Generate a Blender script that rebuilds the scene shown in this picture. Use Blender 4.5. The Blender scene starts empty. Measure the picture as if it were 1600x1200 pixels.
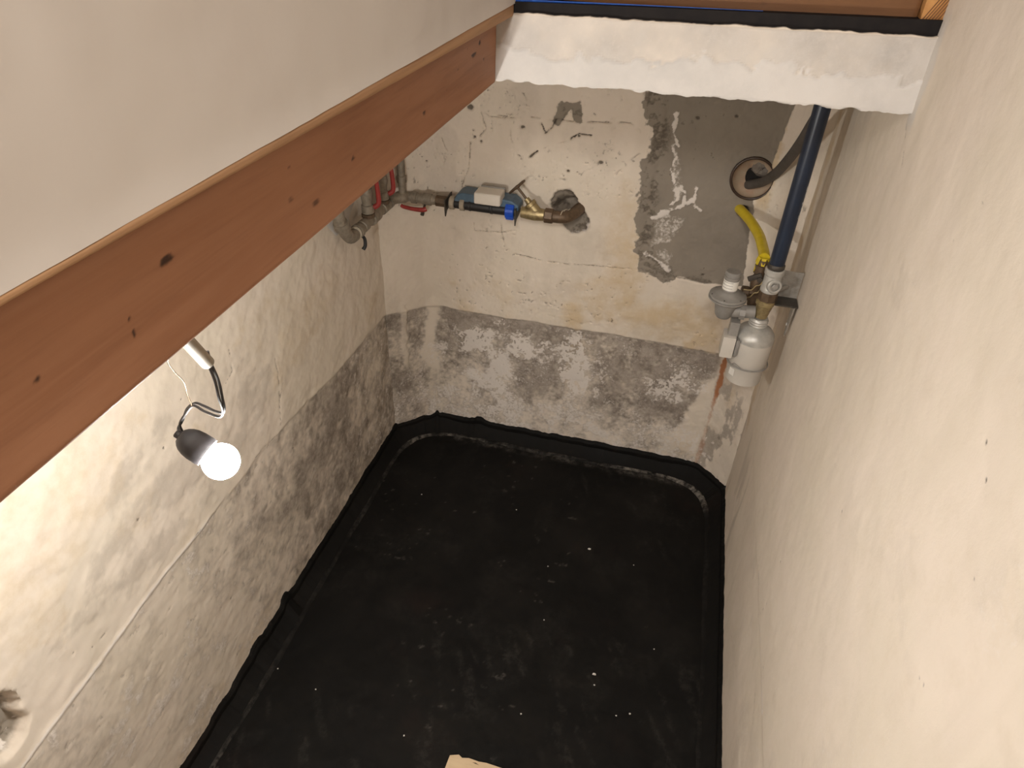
import bpy, bmesh, math, random
import numpy as np
from mathutils import Vector, Matrix

random.seed(7)
rng = np.random.RandomState(11)
scene = bpy.context.scene
COL = scene.collection

# ------------------------------------------------------------------ camera
F_PX = 1080.284
ROT = np.array([[0.96738541, 0.17663421, -0.18156491],
                [0.25098034, -0.57139617, 0.78135477],
                [0.03426849, -0.80144043, -0.59709204]])   # camera (right, down, forward) -> world
CAM = np.array([0.0, 0.0, 2.6])
cam_data = bpy.data.cameras.new('camera')
cam_data.sensor_fit = 'HORIZONTAL'
cam_data.sensor_width = 36.0
cam_data.lens = F_PX / 1600 * 36.0
cam_data.clip_start = 0.02
cam = bpy.data.objects.new('camera', cam_data)
COL.objects.link(cam)
rt, dn, fw = ROT[:, 0], ROT[:, 1], ROT[:, 2]
cam.matrix_world = Matrix(((rt[0], -dn[0], -fw[0], CAM[0]),
                           (rt[1], -dn[1], -fw[1], CAM[1]),
                           (rt[2], -dn[2], -fw[2], CAM[2]),
                           (0, 0, 0, 1)))
scene.camera = cam

# ------------------------------------------------------------------ light
BULB_EMIT = 860.0
BULB_COL = (1.0, 0.985, 0.94)
world = bpy.data.worlds.new('world')
scene.world = world
world.use_nodes = True
bg = world.node_tree.nodes['Background']
bg.inputs[0].default_value = (1.0, 0.96, 0.92, 1)
bg.inputs[1].default_value = 0.20
# added soft fill light above the hatch, brightens the far walls
fill_light = bpy.data.lights.new('hatch_fill', 'AREA')
fill_light.shape = 'DISK'; fill_light.size = 0.55; fill_light.energy = 48.0; fill_light.color = (1.0, 0.96, 0.92)
fill_light_o = bpy.data.objects.new('hatch_fill', fill_light); COL.objects.link(fill_light_o)
fill_light_o.location = (-0.05, -1.25, 3.65)
fill_light_o.rotation_euler = (Vector((-0.15, 1.9, 1.0)) - Vector(fill_light_o.location)).to_track_quat('-Z', 'Y').to_euler()
scene.view_settings.view_transform = 'Standard'
scene.view_settings.look = 'None'
scene.view_settings.gamma = 1.0
scene.view_settings.use_curve_mapping = False
scene.view_settings.exposure = 0.10

# ------------------------------------------------------------------ layout numbers (metres)
XL, XR, YB = -1.295, 0.508, 2.895
YF = -1.6
ZC = 2.16          # cellar ceiling
ZTOP = 3.7
YLIN = 1.882       # face of the lintel
XBEAM = -0.516     # face of the timber trimmer
BAND_Z = 0.10


def at(px, py, axis, val):
    """point of the plane axis=val that the pixel of the photo looks at"""
    d = ROT @ np.array([px - 800.0, py - 600.0, F_PX])
    t = (val - CAM[axis]) / d[axis]
    return CAM + t * d


# ------------------------------------------------------------------ numpy noise
def vnoise(x, y, seed=0):
    xi = np.floor(x).astype(np.int64); yi = np.floor(y).astype(np.int64)
    xf = x - xi; yf = y - yi
    xf = xf * xf * (3 - 2 * xf); yf = yf * yf * (3 - 2 * yf)

    def h(a, b):
        n = (a * 374761393 + b * 668265263 + seed * 1442695041) & 0xffffffff
        n = ((n ^ (n >> 13)) * 1274126177) & 0xffffffff
        n = n ^ (n >> 16)
        return (n & 0xffff) / 65535.0
    a = h(xi, yi); b = h(xi + 1, yi); c = h(xi, yi + 1); d = h(xi + 1, yi + 1)
    return (a * (1 - xf) + b * xf) * (1 - yf) + (c * (1 - xf) + d * xf) * yf


def fbm(x, y, sc, oct=5, seed=0, gain=0.55):
    s = 0; amp = 1; tot = 0
    for i in range(oct):
        s = s + amp * vnoise(x * sc + 17.3 * i, y * sc + 9.1 * i, seed + i)
        tot += amp; amp *= gain; sc *= 2.03
    return s / tot


def sst(a, b, x):
    t = np.clip((x - a) / (b - a), 0, 1)
    return t * t * (3 - 2 * t)


def dist_poly(U, V, pts):
    """distance to an open polyline"""
    best = np.full(U.shape, 9.0)
    for (x0, y0), (x1, y1) in zip(pts[:-1], pts[1:]):
        dx, dy = x1 - x0, y1 - y0
        L = dx * dx + dy * dy + 1e-12
        t = np.clip(((U - x0) * dx + (V - y0) * dy) / L, 0, 1)
        best = np.minimum(best, np.hypot(U - x0 - t * dx, V - y0 - t * dy))
    return best


def sdf_area(U, V, pts):
    """signed distance to a closed outline, negative inside"""
    d = dist_poly(U, V, pts + pts[:1])
    ins = np.zeros(U.shape, bool)
    n = len(pts)
    for i in range(n):
        x0, y0 = pts[i]; x1, y1 = pts[(i + 1) % n]
        if y0 == y1: continue
        c = ((y0 > V) != (y1 > V)) & (U < (x1 - x0) * (V - y0) / (y1 - y0) + x0)
        ins ^= c
    return np.where(ins, -d, d)


# ------------------------------------------------------------------ node helpers
class NT:
    def __init__(self, name):
        self.m = bpy.data.materials.new(name); self.m.use_nodes = True
        self.t = self.m.node_tree; self.t.nodes.clear()
        self.out = self.t.nodes.new('ShaderNodeOutputMaterial')
        self.b = self.t.nodes.new('ShaderNodeBsdfPrincipled')
        self.t.links.new(self.b.outputs[0], self.out.inputs[0])
        self._co = None

    def n(self, typ, **kw):
        nd = self.t.nodes.new(typ)
        for k, v in kw.items(): setattr(nd, k, v)
        return nd

    def set(self, sock, v):
        if hasattr(v, 'is_linked') or hasattr(v, 'links'): self.t.links.new(v, sock)
        else:
            if hasattr(sock, 'type') and sock.type == 'RGBA' and len(v) == 3: v = (*v, 1)
            sock.default_value = v

    def co(self, scale=(1, 1, 1)):
        if self._co is None: self._co = self.n('ShaderNodeTexCoord').outputs['Object']
        if scale == (1, 1, 1): return self._co
        mp = self.n('ShaderNodeMapping'); mp.inputs['Scale'].default_value = scale
        self.t.links.new(self._co, mp.inputs[0]); return mp.outputs[0]

    def noise(self, sc, detail=6, rough=0.6, scale=(1, 1, 1), dist=0.0):
        nd = self.n('ShaderNodeTexNoise')
        self.t.links.new(self.co(scale), nd.inputs['Vector'])
        nd.inputs['Scale'].default_value = sc; nd.inputs['Detail'].default_value = detail
        nd.inputs['Roughness'].default_value = rough; nd.inputs['Distortion'].default_value = dist
        return nd.outputs[0]

    def attr(self, name):
        nd = self.n('ShaderNodeAttribute', attribute_name=name); return nd.outputs['Fac']

    def math(self, op, a, b=0.5, clamp=False):
        nd = self.n('ShaderNodeMath', operation=op, use_clamp=clamp)
        self.set(nd.inputs[0], a); self.set(nd.inputs[1], b); return nd.outputs[0]

    def ramp(self, f, a, b, lo=0.0, hi=1.0):
        nd = self.n('ShaderNodeMapRange', interpolation_type='SMOOTHSTEP')
        self.set(nd.inputs[0], f)
        for i, v in enumerate((a, b, lo, hi)): nd.inputs[i + 1].default_value = v
        return nd.outputs[0]

    def mix(self, f, a, b, mode='MIX'):
        nd = self.n('ShaderNodeMix', data_type='RGBA', blend_type=mode)
        self.set(nd.inputs[0], f); self.set(nd.inputs[6], a); self.set(nd.inputs[7], b)
        return nd.outputs[2]

    def bump(self, h, strength=0.3, dist=0.002):
        nd = self.n('ShaderNodeBump'); nd.inputs['Strength'].default_value = strength
        nd.inputs['Distance'].default_value = dist
        self.t.links.new(h, nd.inputs['Height']); self.t.links.new(nd.outputs[0], self.b.inputs['Normal'])

    def fin(self, col, rough=0.8, metal=0.0, spec=None):
        self.set(self.b.inputs['Base Color'], col)
        self.set(self.b.inputs['Roughness'], rough)
        self.set(self.b.inputs['Metallic'], metal)
        if spec is not None: self.b.inputs['Specular IOR Level'].default_value = spec
        return self.m


def plaster_material():
    t = NT('old_limewash_plaster')
    n1 = t.noise(2.2, 8, 0.65); n2 = t.noise(14, 8, 0.7); n3 = t.noise(90, 6, 0.7)
    streak = t.noise(6, 6, 0.6, (1.0, 1.0, 0.12))
    c = t.mix(t.ramp(n1, 0.35, 0.65), (0.70, 0.615, 0.51), (0.735, 0.64, 0.545))
    c = t.mix(t.ramp(n2, 0.45, 0.75, 0, 0.30), c, (0.62, 0.53, 0.42))
    c = t.mix(t.ramp(streak, 0.5, 0.75, 0, 0.28), c, (0.58, 0.50, 0.40))
    jit = t.math('MULTIPLY', t.math('SUBTRACT', n2, 0.5), 0.9)
    jit3 = t.math('MULTIPLY', t.math('SUBTRACT', n3, 0.5), 1.3)

    def m(name, k=1.0, a=0.3, b=0.7, fine=False):
        v = t.attr(name)
        j = jit3 if fine else jit
        # no jitter where the attribute is empty
        j = t.math('MULTIPLY', j, t.math('MULTIPLY', t.ramp(v, 0.0, 0.3), k))
        return t.ramp(t.math('ADD', v, j), a, b)
    ochre = t.mix(n1, (0.60, 0.43, 0.25), (0.56, 0.44, 0.27))
    c = t.mix(t.math('MULTIPLY', m('ochre', 1.0, 0.1, 0.9), 0.75), c, ochre)
    grey = t.mix(t.ramp(n2, 0.35, 0.65), (0.205, 0.170, 0.140), (0.38, 0.325, 0.275))
    grey = t.mix(t.ramp(n3, 0.5, 0.7, 0, 0.5), grey, (0.52, 0.45, 0.385))
    c = t.mix(m('grey', 0.45, 0.04, 0.96), c, grey)
    cem = t.mix(t.ramp(n1, 0.35, 0.65), (0.225, 0.192, 0.155), (0.275, 0.235, 0.19))
    cem = t.mix(t.ramp(n2, 0.4, 0.7, 0, 0.4), cem, (0.29, 0.25, 0.205))
    c = t.mix(m('cement', 0.5), c, cem)
    c = t.mix(t.math('MULTIPLY', m('pale', 1.0, 0.3, 0.75, True), 0.92), c, (0.73, 0.665, 0.605))
    c = t.mix(m('rust', 0.8, 0.2, 0.9), c, (0.40, 0.175, 0.085))
    c = t.mix(t.math('MULTIPLY', m('dark', 0.6, 0.25, 0.75, True), 0.9), c, (0.105, 0.085, 0.066))
    c = t.mix(m('white', 0.5, 0.1, 1.0), c, t.mix(t.ramp(n1, 0.4, 0.65), (0.63, 0.59, 0.55), (0.53, 0.50, 0.47)))
    h = t.math('ADD', n2, t.math('MULTIPLY', n3, 0.5))
    t.bump(h, 0.35, 0.003)
    return t.fin(c, 0.92, spec=0.2)


def bitumen_material():
    t = NT('black_bitumen_coating')
    n1 = t.noise(3.0, 7, 0.65); n2 = t.noise(40, 6, 0.7); n3 = t.noise(160, 3, 0.6)
    c = t.mix(t.ramp(n1, 0.42, 0.7), (0.0050, 0.0045, 0.0040), (0.0105, 0.0090, 0.0075))
    c = t.mix(t.math('MULTIPLY', t.ramp(t.noise(2.1, 5, 0.6), 0.55, 0.75), 0.6), c, (0.016, 0.009, 0.007))
    dust = t.math('MULTIPLY', t.attr('dust'), t.ramp(n2, 0.35, 0.65))
    c = t.mix(dust, c, (0.25, 0.225, 0.195))
    sp = t.math('MULTIPLY', t.ramp(n3, 0.72, 0.78), t.ramp(n1, 0.45, 0.6))
    c = t.mix(t.math('MULTIPLY', sp, 0.12), c, (0.2, 0.18, 0.16))
    t.bump(t.math('ADD', n2, t.math('MULTIPLY', n3, 0.3)), 0.35, 0.003)
    return t.fin(c, t.ramp(n1, 0.3, 0.7, 0.62, 0.8), spec=0.16)


def wood_material(name, c0, c1, cdark, axis_scale, rough=0.6, knot=True):
    t = NT(name)
    g = t.noise(16, 8, 0.62, axis_scale, 0.6)
    g2 = t.noise(70, 5, 0.6, axis_scale)
    big = t.noise(2.0, 4, 0.5)
    c = t.mix(t.ramp(g, 0.35, 0.65), c0, c1)
    c = t.mix(t.ramp(g2, 0.5, 0.75, 0, 0.35), c, cdark)
    c = t.mix(t.ramp(big, 0.4, 0.7, 0, 0.35), c, c1)
    if knot: c = t.mix(t.ramp(t.attr('dark'), 0.2, 0.9), c, tuple(x * 0.28 for x in cdark))
    t.bump(g, 0.25, 0.002)
    return t.fin(c, rough, spec=0.3)


def simple(name, c0, c1=None, rough=0.5, metal=0.0, sc=30, bump=0.0, spec=None):
    t = NT(name)
    n = t.noise(sc, 6, 0.65)
    c = t.mix(t.ramp(n, 0.35, 0.7), c0, c1 or tuple(0.75 * x for x in c0))
    if bump: t.bump(n, bump, 0.002)
    return t.fin(c, rough, metal, spec)


MAT = {
    'plaster': plaster_material(),
    'bitumen': bitumen_material(),
    'beam': wood_material('reddish_planed_timber', (0.255, 0.113, 0.056), (0.325, 0.156, 0.084), (0.16, 0.068, 0.036), (1, 0.06, 1), 0.62),
    'edge': wood_material('pale_board_edge', (0.42, 0.245, 0.125), (0.33, 0.185, 0.095), (0.15, 0.085, 0.045), (1, 0.05, 1), 0.7),
    'joist': wood_material('orange_pine_timber', (0.20, 0.092, 0.036), (0.145, 0.064, 0.025), (0.12, 0.05, 0.02), (0.06, 1, 1), 0.55),
    'endgrain': wood_material('pine_diagonal_grain', (0.58, 0.30, 0.105), (0.40, 0.185, 0.06), (0.2, 0.085, 0.03), (0.5, 1, 0.5), 0.6, False),
    'ply': wood_material('raw_beige_board', (0.62, 0.47, 0.30), (0.56, 0.41, 0.26), (0.36, 0.26, 0.15), (0.2, 1, 1), 0.8, False),
    'paintwall': simple('painted_white_wall', (0.55, 0.505, 0.462), (0.515, 0.468, 0.428), 0.85, sc=3, bump=0.05),
    'ceiling': simple('white_ceiling_plaster', (0.86, 0.83, 0.78), (0.83, 0.80, 0.75), 0.9, sc=4),
    'black_strip': simple('black_bituminous_strip', (0.011, 0.009, 0.009), (0.016, 0.013, 0.012), 0.7, spec=0.15),
    'film_highlight': simple('painted_film_highlight', (0.02, 0.10, 0.42), (0.015, 0.06, 0.28), 0.25),
    'blue_pipe': simple('navy_painted_pipe', (0.0115, 0.021, 0.043), (0.009, 0.016, 0.033), 0.36, sc=12),
    'grey_steel': simple('galvanised_steel', (0.36, 0.33, 0.29), (0.25, 0.225, 0.19), 0.5, 0.35, sc=40),
    'tarnish': simple('tarnished_pipe_metal', (0.30, 0.255, 0.20), (0.20, 0.165, 0.125), 0.55, 0.3, sc=50, bump=0.2),
    'brass': simple('dull_brass', (0.42, 0.33, 0.17), (0.22, 0.16, 0.08), 0.42, 0.6, sc=45),
    'brown_metal': simple('brown_oxidised_brass', (0.135, 0.088, 0.052), (0.085, 0.055, 0.034), 0.5, 0.35, sc=50),
    'dark_metal': simple('dark_iron', (0.05, 0.043, 0.036), (0.085, 0.07, 0.055), 0.55, 0.3),
    'red': simple('red_lever_plastic', (0.33, 0.034, 0.028), (0.24, 0.025, 0.02), 0.45),
    'black_plastic': simple('black_plastic', (0.014, 0.013, 0.013), (0.02, 0.018, 0.018), 0.5),
    'cap_black': simple('black_bakelite', (0.022, 0.019, 0.021), (0.03, 0.026, 0.028), 0.5),
    'blue': simple('bright_blue_plastic', (0.012, 0.085, 0.52), (0.008, 0.055, 0.38), 0.4),
    'steel_blue': simple('blue_grey_enamel', (0.085, 0.145, 0.205), (0.065, 0.11, 0.16), 0.45),
    'white_plastic': simple('off_white_plastic', (0.72, 0.66, 0.58), (0.66, 0.60, 0.53), 0.5, sc=8),
    'meter_white': simple('off_white_enamel', (0.58, 0.535, 0.475), (0.53, 0.485, 0.43), 0.42, sc=6),
    'meter_grey': simple('light_grey_cast_metal', (0.30, 0.28, 0.255), (0.245, 0.228, 0.205), 0.5, 0.15, sc=20),
    'silver': simple('silver_coupling_paint', (0.52, 0.50, 0.46), (0.42, 0.40, 0.365), 0.4, 0.3, sc=30),
    'beige_clip': simple('beige_clip_plastic', (0.40, 0.335, 0.255), None, 0.6),
    'hemp': simple('pale_hemp_thread', (0.62, 0.54, 0.42), None, 0.9),
    'yellow': simple('yellow_gas_sleeve', (0.66, 0.50, 0.02), (0.55, 0.40, 0.015), 0.42, sc=15),
    'grey_hose': simple('dark_grey_hose', (0.088, 0.076, 0.066), (0.068, 0.058, 0.05), 0.6, sc=25),
    'ring': simple('dark_brown_rim', (0.055, 0.032, 0.021), (0.035, 0.021, 0.015), 0.32),
    'sleeve': simple('stained_clay_sleeve', (0.42, 0.325, 0.23), (0.40, 0.235, 0.155), 0.7, sc=14),
    'void': simple('painted_void_black', (0.012, 0.010, 0.009), None, 0.95),  # black that paints in the darkness deep inside the duct
    'mortar': simple('grey_packing_mortar', (0.22, 0.19, 0.16), (0.15, 0.125, 0.10), 0.95, sc=40, bump=0.6),
    'conduit': simple('cream_conduit', (0.27, 0.24, 0.19), None, 0.6, spec=0.2),
    'cable': simple('dark_grey_cable', (0.035, 0.031, 0.031), None, 0.5),
    'wire_brown': simple('brown_thin_wire', (0.17, 0.12, 0.065), None, 0.6),
    'paper': simple('printed_paper_label', (0.74, 0.71, 0.65), (0.70, 0.66, 0.60), 0.7),
    'ink': simple('grey_label_ink', (0.25, 0.23, 0.21), None, 0.8),
    'chip': simple('white_paint_chip', (0.72, 0.68, 0.62), None, 0.9),
    'brick': simple('crumbled_brick', (0.33, 0.17, 0.105), (0.22, 0.13, 0.085), 0.95, sc=40, bump=0.5),
}
_t = NT('lit_bulb_glass')
_t.b.inputs['Base Color'].default_value = (0.9, 0.9, 0.9, 1)
_t.b.inputs['Emission Color'].default_value = (*BULB_COL, 1)
_t.b.inputs['Emission Strength'].default_value = BULB_EMIT
MAT['bulb'] = _t.m


# ------------------------------------------------------------------ object helpers
def tag(o, label=None, cat=None, group=None, kind=None):
    if label: o['label'] = label
    if cat: o['category'] = cat
    if group: o['group'] = group
    if kind: o['kind'] = kind
    return o


def thing(name, loc, label, cat, group=None):
    o = bpy.data.objects.new(name, None); COL.objects.link(o)
    o.empty_display_size = 0.05
    o.location = [float(x) for x in loc]
    return tag(o, label, cat, group)


def world_loc(o):
    v = Vector((0, 0, 0))
    while o is not None:
        v = v + Vector(o.location); o = o.parent
    return v


def obj(name, geo, mat, parent=None, smooth=40, label=None):
    """geo: list of (verts, faces) in world metres -> ONE mesh object"""
    vs, fs = [], []
    base = world_loc(parent) if parent is not None else Vector((0, 0, 0))
    for v, f in geo:
        k = len(vs)
        vs += [(a[0] - base[0], a[1] - base[1], a[2] - base[2]) for a in v]
        fs += [tuple(i + k for i in q) for q in f]
    me = bpy.data.meshes.new(name)
    me.from_pydata([tuple(float(c) for c in v) for v in vs], [], fs)
    bm = bmesh.new(); bm.from_mesh(me)
    bmesh.ops.recalc_face_normals(bm, faces=bm.faces); bm.to_mesh(me); bm.free()
    if smooth:
        me.shade_smooth(); me.set_sharp_from_angle(angle=math.radians(smooth))
    me.materials.append(MAT[mat] if isinstance(mat, str) else mat)
    o = bpy.data.objects.new(name, me); COL.objects.link(o)
    if parent is not None: o.parent = parent
    if label: o['label'] = label
    return o


def frame(d):
    d = Vector(d).normalized()
    up = Vector((0, 0, 1)) if abs(d.z) < 0.95 else Vector((0, 1, 0))
    a = d.cross(up).normalized(); b = a.cross(d).normalized()
    return d, a, b


def lathe(p, d, prof, seg=24, cap=True, phase=0.0):
    """prof: [(distance along d, radius)]"""
    d, a, b = frame(d); p = Vector(p); vs, fs = [], []
    for t, r in prof:
        for k in range(seg):
            an = 2 * math.pi * k / seg + phase
            vs.append(tuple(p + d * t + (a * math.cos(an) + b * math.sin(an)) * r))
    for i in range(len(prof) - 1):
        for k in range(seg):
            k2 = (k + 1) % seg
            fs.append((i * seg + k, i * seg + k2, (i + 1) * seg + k2, (i + 1) * seg + k))
    if cap:
        fs.append(tuple(range(seg))[::-1]); fs.append(tuple(range((len(prof) - 1) * seg, len(prof) * seg)))
    return vs, fs


def cyl(p0, p1, r, seg=20, r1=None, bev=0.0, phase=0.0):
    p0 = Vector(p0); p1 = Vector(p1); L = (p1 - p0).length; r1 = r if r1 is None else r1
    prof = [(0, r), (L, r1)] if not bev else [(0, r - bev), (bev, r), (L - bev, r1), (L, r1 - bev)]
    return lathe(p0, p1 - p0, prof, seg, True, phase)


def smooth_path(pts, n=8):
    pts = [Vector(p) for p in pts]; out = []
    q = [pts[0] * 2 - pts[1]] + pts + [pts[-1] * 2 - pts[-2]]
    for i in range(1, len(q) - 2):
        for k in range(n):
            t = k / n
            out.append(0.5 * ((2 * q[i]) + (q[i + 1] - q[i - 1]) * t + (2 * q[i - 1] - 5 * q[i] + 4 * q[i + 1] - q[i + 2]) * t * t
                              + (-q[i - 1] + 3 * q[i] - 3 * q[i + 1] + q[i + 2]) * t ** 3))
    out.append(pts[-1]); return out


def tube(pts, r, seg=12, n=8, closed=False, cap=True):
    P = smooth_path(pts, n) if n > 1 else [Vector(p) for p in pts]
    R = r if callable(r) else (lambda t: r)
    N = len(P); vs, fs = [], []
    d0 = (P[1] - P[0]).normalized(); _, a, b = frame(d0)
    for i in range(N):
        d = (P[min(i + 1, N - 1)] - P[max(i - 1, 0)]).normalized()
        a = (a - d * a.dot(d)).normalized(); b = d.cross(a)
        rr = R(i / (N - 1))
        for k in range(seg):
            an = 2 * math.pi * k / seg
            vs.append(tuple(P[i] + (a * math.cos(an) + b * math.sin(an)) * rr))
    for i in range(N - 1):
        for k in range(seg):
            k2 = (k + 1) % seg
            fs.append((i * seg + k, i * seg + k2, (i + 1) * seg + k2, (i + 1) * seg + k))
    if cap: fs.append(tuple(range(seg))[::-1]); fs.append(tuple(range((N - 1) * seg, N * seg)))
    return vs, fs


def torus(c, d, R, r, seg=32, s2=10, a0=0.0, a1=2 * math.pi):
    d, a, b = frame(d); c = Vector(c)
    full = abs(a1 - a0 - 2 * math.pi) < 1e-6
    n = seg if full else seg + 1; vs, fs = [], []
    for i in range(n):
        an = a0 + (a1 - a0) * i / seg; u = a * math.cos(an) + b * math.sin(an)
        for k in range(s2):
            ph = 2 * math.pi * k / s2
            vs.append(tuple(c + u * (R + r * math.cos(ph)) + d * (r * math.sin(ph))))
    for i in range(seg):
        j = (i + 1) % n
        for k in range(s2):
            k2 = (k + 1) % s2
            fs.append((i * s2 + k, j * s2 + k, j * s2 + k2, i * s2 + k2))
    return vs, fs


def box(c, size, rot=None, bev=0.0, seg=2):
    bm = bmesh.new(); bmesh.ops.create_cube(bm, size=1.0)
    bmesh.ops.scale(bm, vec=size, verts=bm.verts)
    if bev: bmesh.ops.bevel(bm, geom=list(bm.edges), offset=bev, segments=seg, affect='EDGES', profile=0.7)
    M = Matrix.Translation(Vector(c)) @ (rot.to_4x4() if rot else Matrix.Identity(4))
    bmesh.ops.transform(bm, matrix=M, verts=bm.verts)
    bm.verts.ensure_lookup_table(); bm.verts.index_update()
    r = [tuple(v.co) for v in bm.verts], [tuple(v.index for v in f.verts) for f in bm.faces]
    bm.free(); return r


def prism(outline, d, thick):
    """outline: 3-d points of one face; extruded along d by thick"""
    d = Vector(d).normalized() * thick; n = len(outline)
    vs = [tuple(Vector(p)) for p in outline] + [tuple(Vector(p) + d) for p in outline]
    fs = [tuple(range(n))[::-1], tuple(range(n, 2 * n))] + [(i, (i + 1) % n, n + (i + 1) % n, n + i) for i in range(n)]
    return vs, fs


def grid_mesh(name, P, mat, back=None, attrs=None, kind=None, smooth=True):
    """P: (nu, nv, 3) array of points; back: offset vectors (nu,nv,3 or 3) that give the slab its thickness"""
    nu, nv = P.shape[:2]
    V = P.reshape(-1, 3)
    idx = np.arange(nu * nv).reshape(nu, nv)
    q = np.stack([idx[:-1, :-1], idx[1:, :-1], idx[1:, 1:], idx[:-1, 1:]], -1).reshape(-1, 4)
    faces = q
    nb = 0
    if back is not None:
        # the rim is carried back and the outer side closed strip by strip
        B = P + back
        rim = np.concatenate([idx[:, 0], idx[-1, 1:], idx[-2::-1, -1], idx[0, -2:0:-1]])
        nb = len(rim)
        V = np.concatenate([V, B.reshape(-1, 3)[rim]])
        k = np.arange(nb); off = nu * nv
        side = np.stack([rim[k], off + k, off + (k + 1) % nb, rim[(k + 1) % nb]], -1)
        faces = np.concatenate([faces, side])
        # outer skin: columns between bottom rim and top rim
        bot = off + np.arange(nu); top = off + (nu + nv - 2) + np.arange(nu)[::-1]
        bk = np.stack([bot[:-1], top[:-1], top[1:], bot[1:]], -1)
        faces = np.concatenate([faces, bk])
    me = bpy.data.meshes.new(name)
    me.vertices.add(len(V)); me.vertices.foreach_set('co', V.astype(np.float32).ravel())
    nf = len(faces)
    me.loops.add(nf * 4); me.loops.foreach_set('vertex_index', faces.astype(np.int32).ravel())
    me.polygons.add(nf); me.polygons.foreach_set('loop_start', np.arange(nf, dtype=np.int32) * 4)
    me.update(calc_edges=True)
    for k, a in (attrs or {}).items():
        at_ = me.attributes.new(k, 'FLOAT', 'POINT')
        at_.data.foreach_set('value', np.concatenate([a.ravel(), np.zeros(nb)]).astype(np.float32))
    me.validate()
    if smooth:
        me.shade_smooth(); me.set_sharp_from_angle(angle=math.radians(60))
    me.materials.append(MAT[mat])
    o = bpy.data.objects.new(name, me); COL.objects.link(o)
    if kind: o['kind'] = kind
    return o


def spaced(*segs):
    """segs: (start, end, step) runs joined"""
    out = []
    for a, b, s in segs:
        n = max(1, int(round((b - a) / s)))
        out += list(a + (b - a) * np.arange(n) / n)
    out.append(segs[-1][1]); return np.array(out)


MASKS = ('grey', 'cement', 'pale', 'ochre', 'rust', 'dark', 'white')

# ================================================================== the back wall with its blunt corners
PATH = [(-1.295, 2.730), (-1.110, 2.895), (0.363, 2.895), (0.508, 2.744)]


def path_at(s, path=PATH, rnd=0.05):
    """points and inward normals along the plan line, corners rounded"""
    p = np.array(path); seg = np.diff(p, axis=0); L = np.hypot(seg[:, 0], seg[:, 1])
    cum = np.concatenate([[0], np.cumsum(L)])
    fine = np.linspace(-0.2, cum[-1] + 0.2, 4000)

    def raw(v):
        i = np.clip(np.searchsorted(cum, v, 'right') - 1, 0, len(L) - 1)
        t = (v - cum[i]) / L[i]
        return p[i] + seg[i] * t[:, None]
    acc = 0
    ks = np.linspace(-1, 1, 9)
    for k in ks: acc = acc + raw(s + k * rnd * np.minimum(1, np.minimum(s, cum[-1] - s) / rnd + 1e-4))
    pos = acc / len(ks)
    e = 0.004
    dd = np.gradient(pos, axis=0); dd /= np.hypot(dd[:, 0], dd[:, 1])[:, None]
    nrm = np.stack([dd[:, 1], -dd[:, 0]], -1)     # to the room
    return pos, nrm, cum


S0 = math.hypot(0.185, 0.165)      # length of the left blunt corner
u = spaced((0, 1.930, 0.0042)); u[-1] = sum(math.hypot(b[0] - a[0], b[1] - a[1]) for a, b in zip(PATH[:-1], PATH[1:]))
v = spaced((0, 0.05, 0.025), (0.05, 1.96, 0.0042), (1.96, ZC + 0.1, 0.03))
U, V = np.meshgrid(u, v, indexing='ij')
pos, nrm, cum = path_at(u)


def bw(px, py):
    h = at(px, py, 1, YB); return (float(h[0]) + 1.110 + S0, float(h[2]))


def bws(*pts): return [bw(*p) for p in pts]


n_lo = fbm(U, V, 5, 6, 1); n_md = fbm(U, V, 22, 5, 2); n_hi = fbm(U, V, 75, 4, 3); n_st = fbm(U * 1.0, V * 0.25, 30, 4, 9)
wob = (n_md - 0.5) * 0.030 + (n_hi - 0.5) * 0.012
line = 0.795 + (fbm(U, U * 0, 6, 4, 5) - 0.5) * 0.02
grey = sst(0.012, -0.012, V - line + wob * 0.8)
band_tone = 0.66 + 0.30 * sst(0.10, 0.0, line - V) + 0.30 * sst(1.15, 1.5, U) * sst(0.25, 0.45, V) - 0.22 * sst(0.35, 0.15, V) + 0.8 * (n_lo - 0.5) + 0.8 * (fbm(U, V * 0.5, 13, 5, 23) - 0.5) + 0.9 * (n_md - 0.5) + 0.8 * (n_hi - 0.5)
grey *= np.clip(band_tone, 0.12, 1)
pinkstreak = sst(0.05, 0.01, np.abs(U - 0.235 - 0.03 * np.sin(V * 9) - 0.06 * (0.8 - V)) + wob) * sst(0.35, 0.45, V) * sst(0.85, 0.8, V)
grey *= 1 - 0.9 * pinkstreak
ledge2 = sst(0.025, 0.008, np.abs(U - 0.085 - wob)) * sst(0.42, 0.5, V) * sst(0.86, 0.8, V)
grey *= 1 - 0.55 * ledge2
right_patch = sst(0.02, -0.02, sdf_area(U, V, bws((1075, 640), (1100, 600), (1120, 590), (1110, 640), (1088, 712), (1040, 690), (1060, 665))) + wob)
grey *= 1 - 0.9 * right_patch
right_blunt = sst(S0 + 1.44, S0 + 1.475, U + wob)
grey *= 1 - 0.8 * right_blunt
pale_zone = np.exp(-((U - 0.62) / 0.33) ** 2 - ((V - 0.55) / 0.20) ** 2) + 0.8 * np.exp(-((U - 1.08) / 0.14) ** 2 - ((V - 0.60) / 0.16) ** 2) \
    + 0.7 * np.exp(-((U - 1.52) / 0.16) ** 2 - ((V - 0.55) / 0.11) ** 2) + 0.3 * sst(0.5, 0.2, V)
inband = sst(0.006, -0.006, V - line + wob * 0.8) * (1 - right_blunt)
speck = fbm(U, V, 120, 3, 25)
pale = inband * np.clip(pale_zone * 1.15 + 0.25, 0, 1) * sst(0.38, 0.62, n_md * 0.45 + n_hi * 0.35 + speck * 0.30) * 1.1
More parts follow.
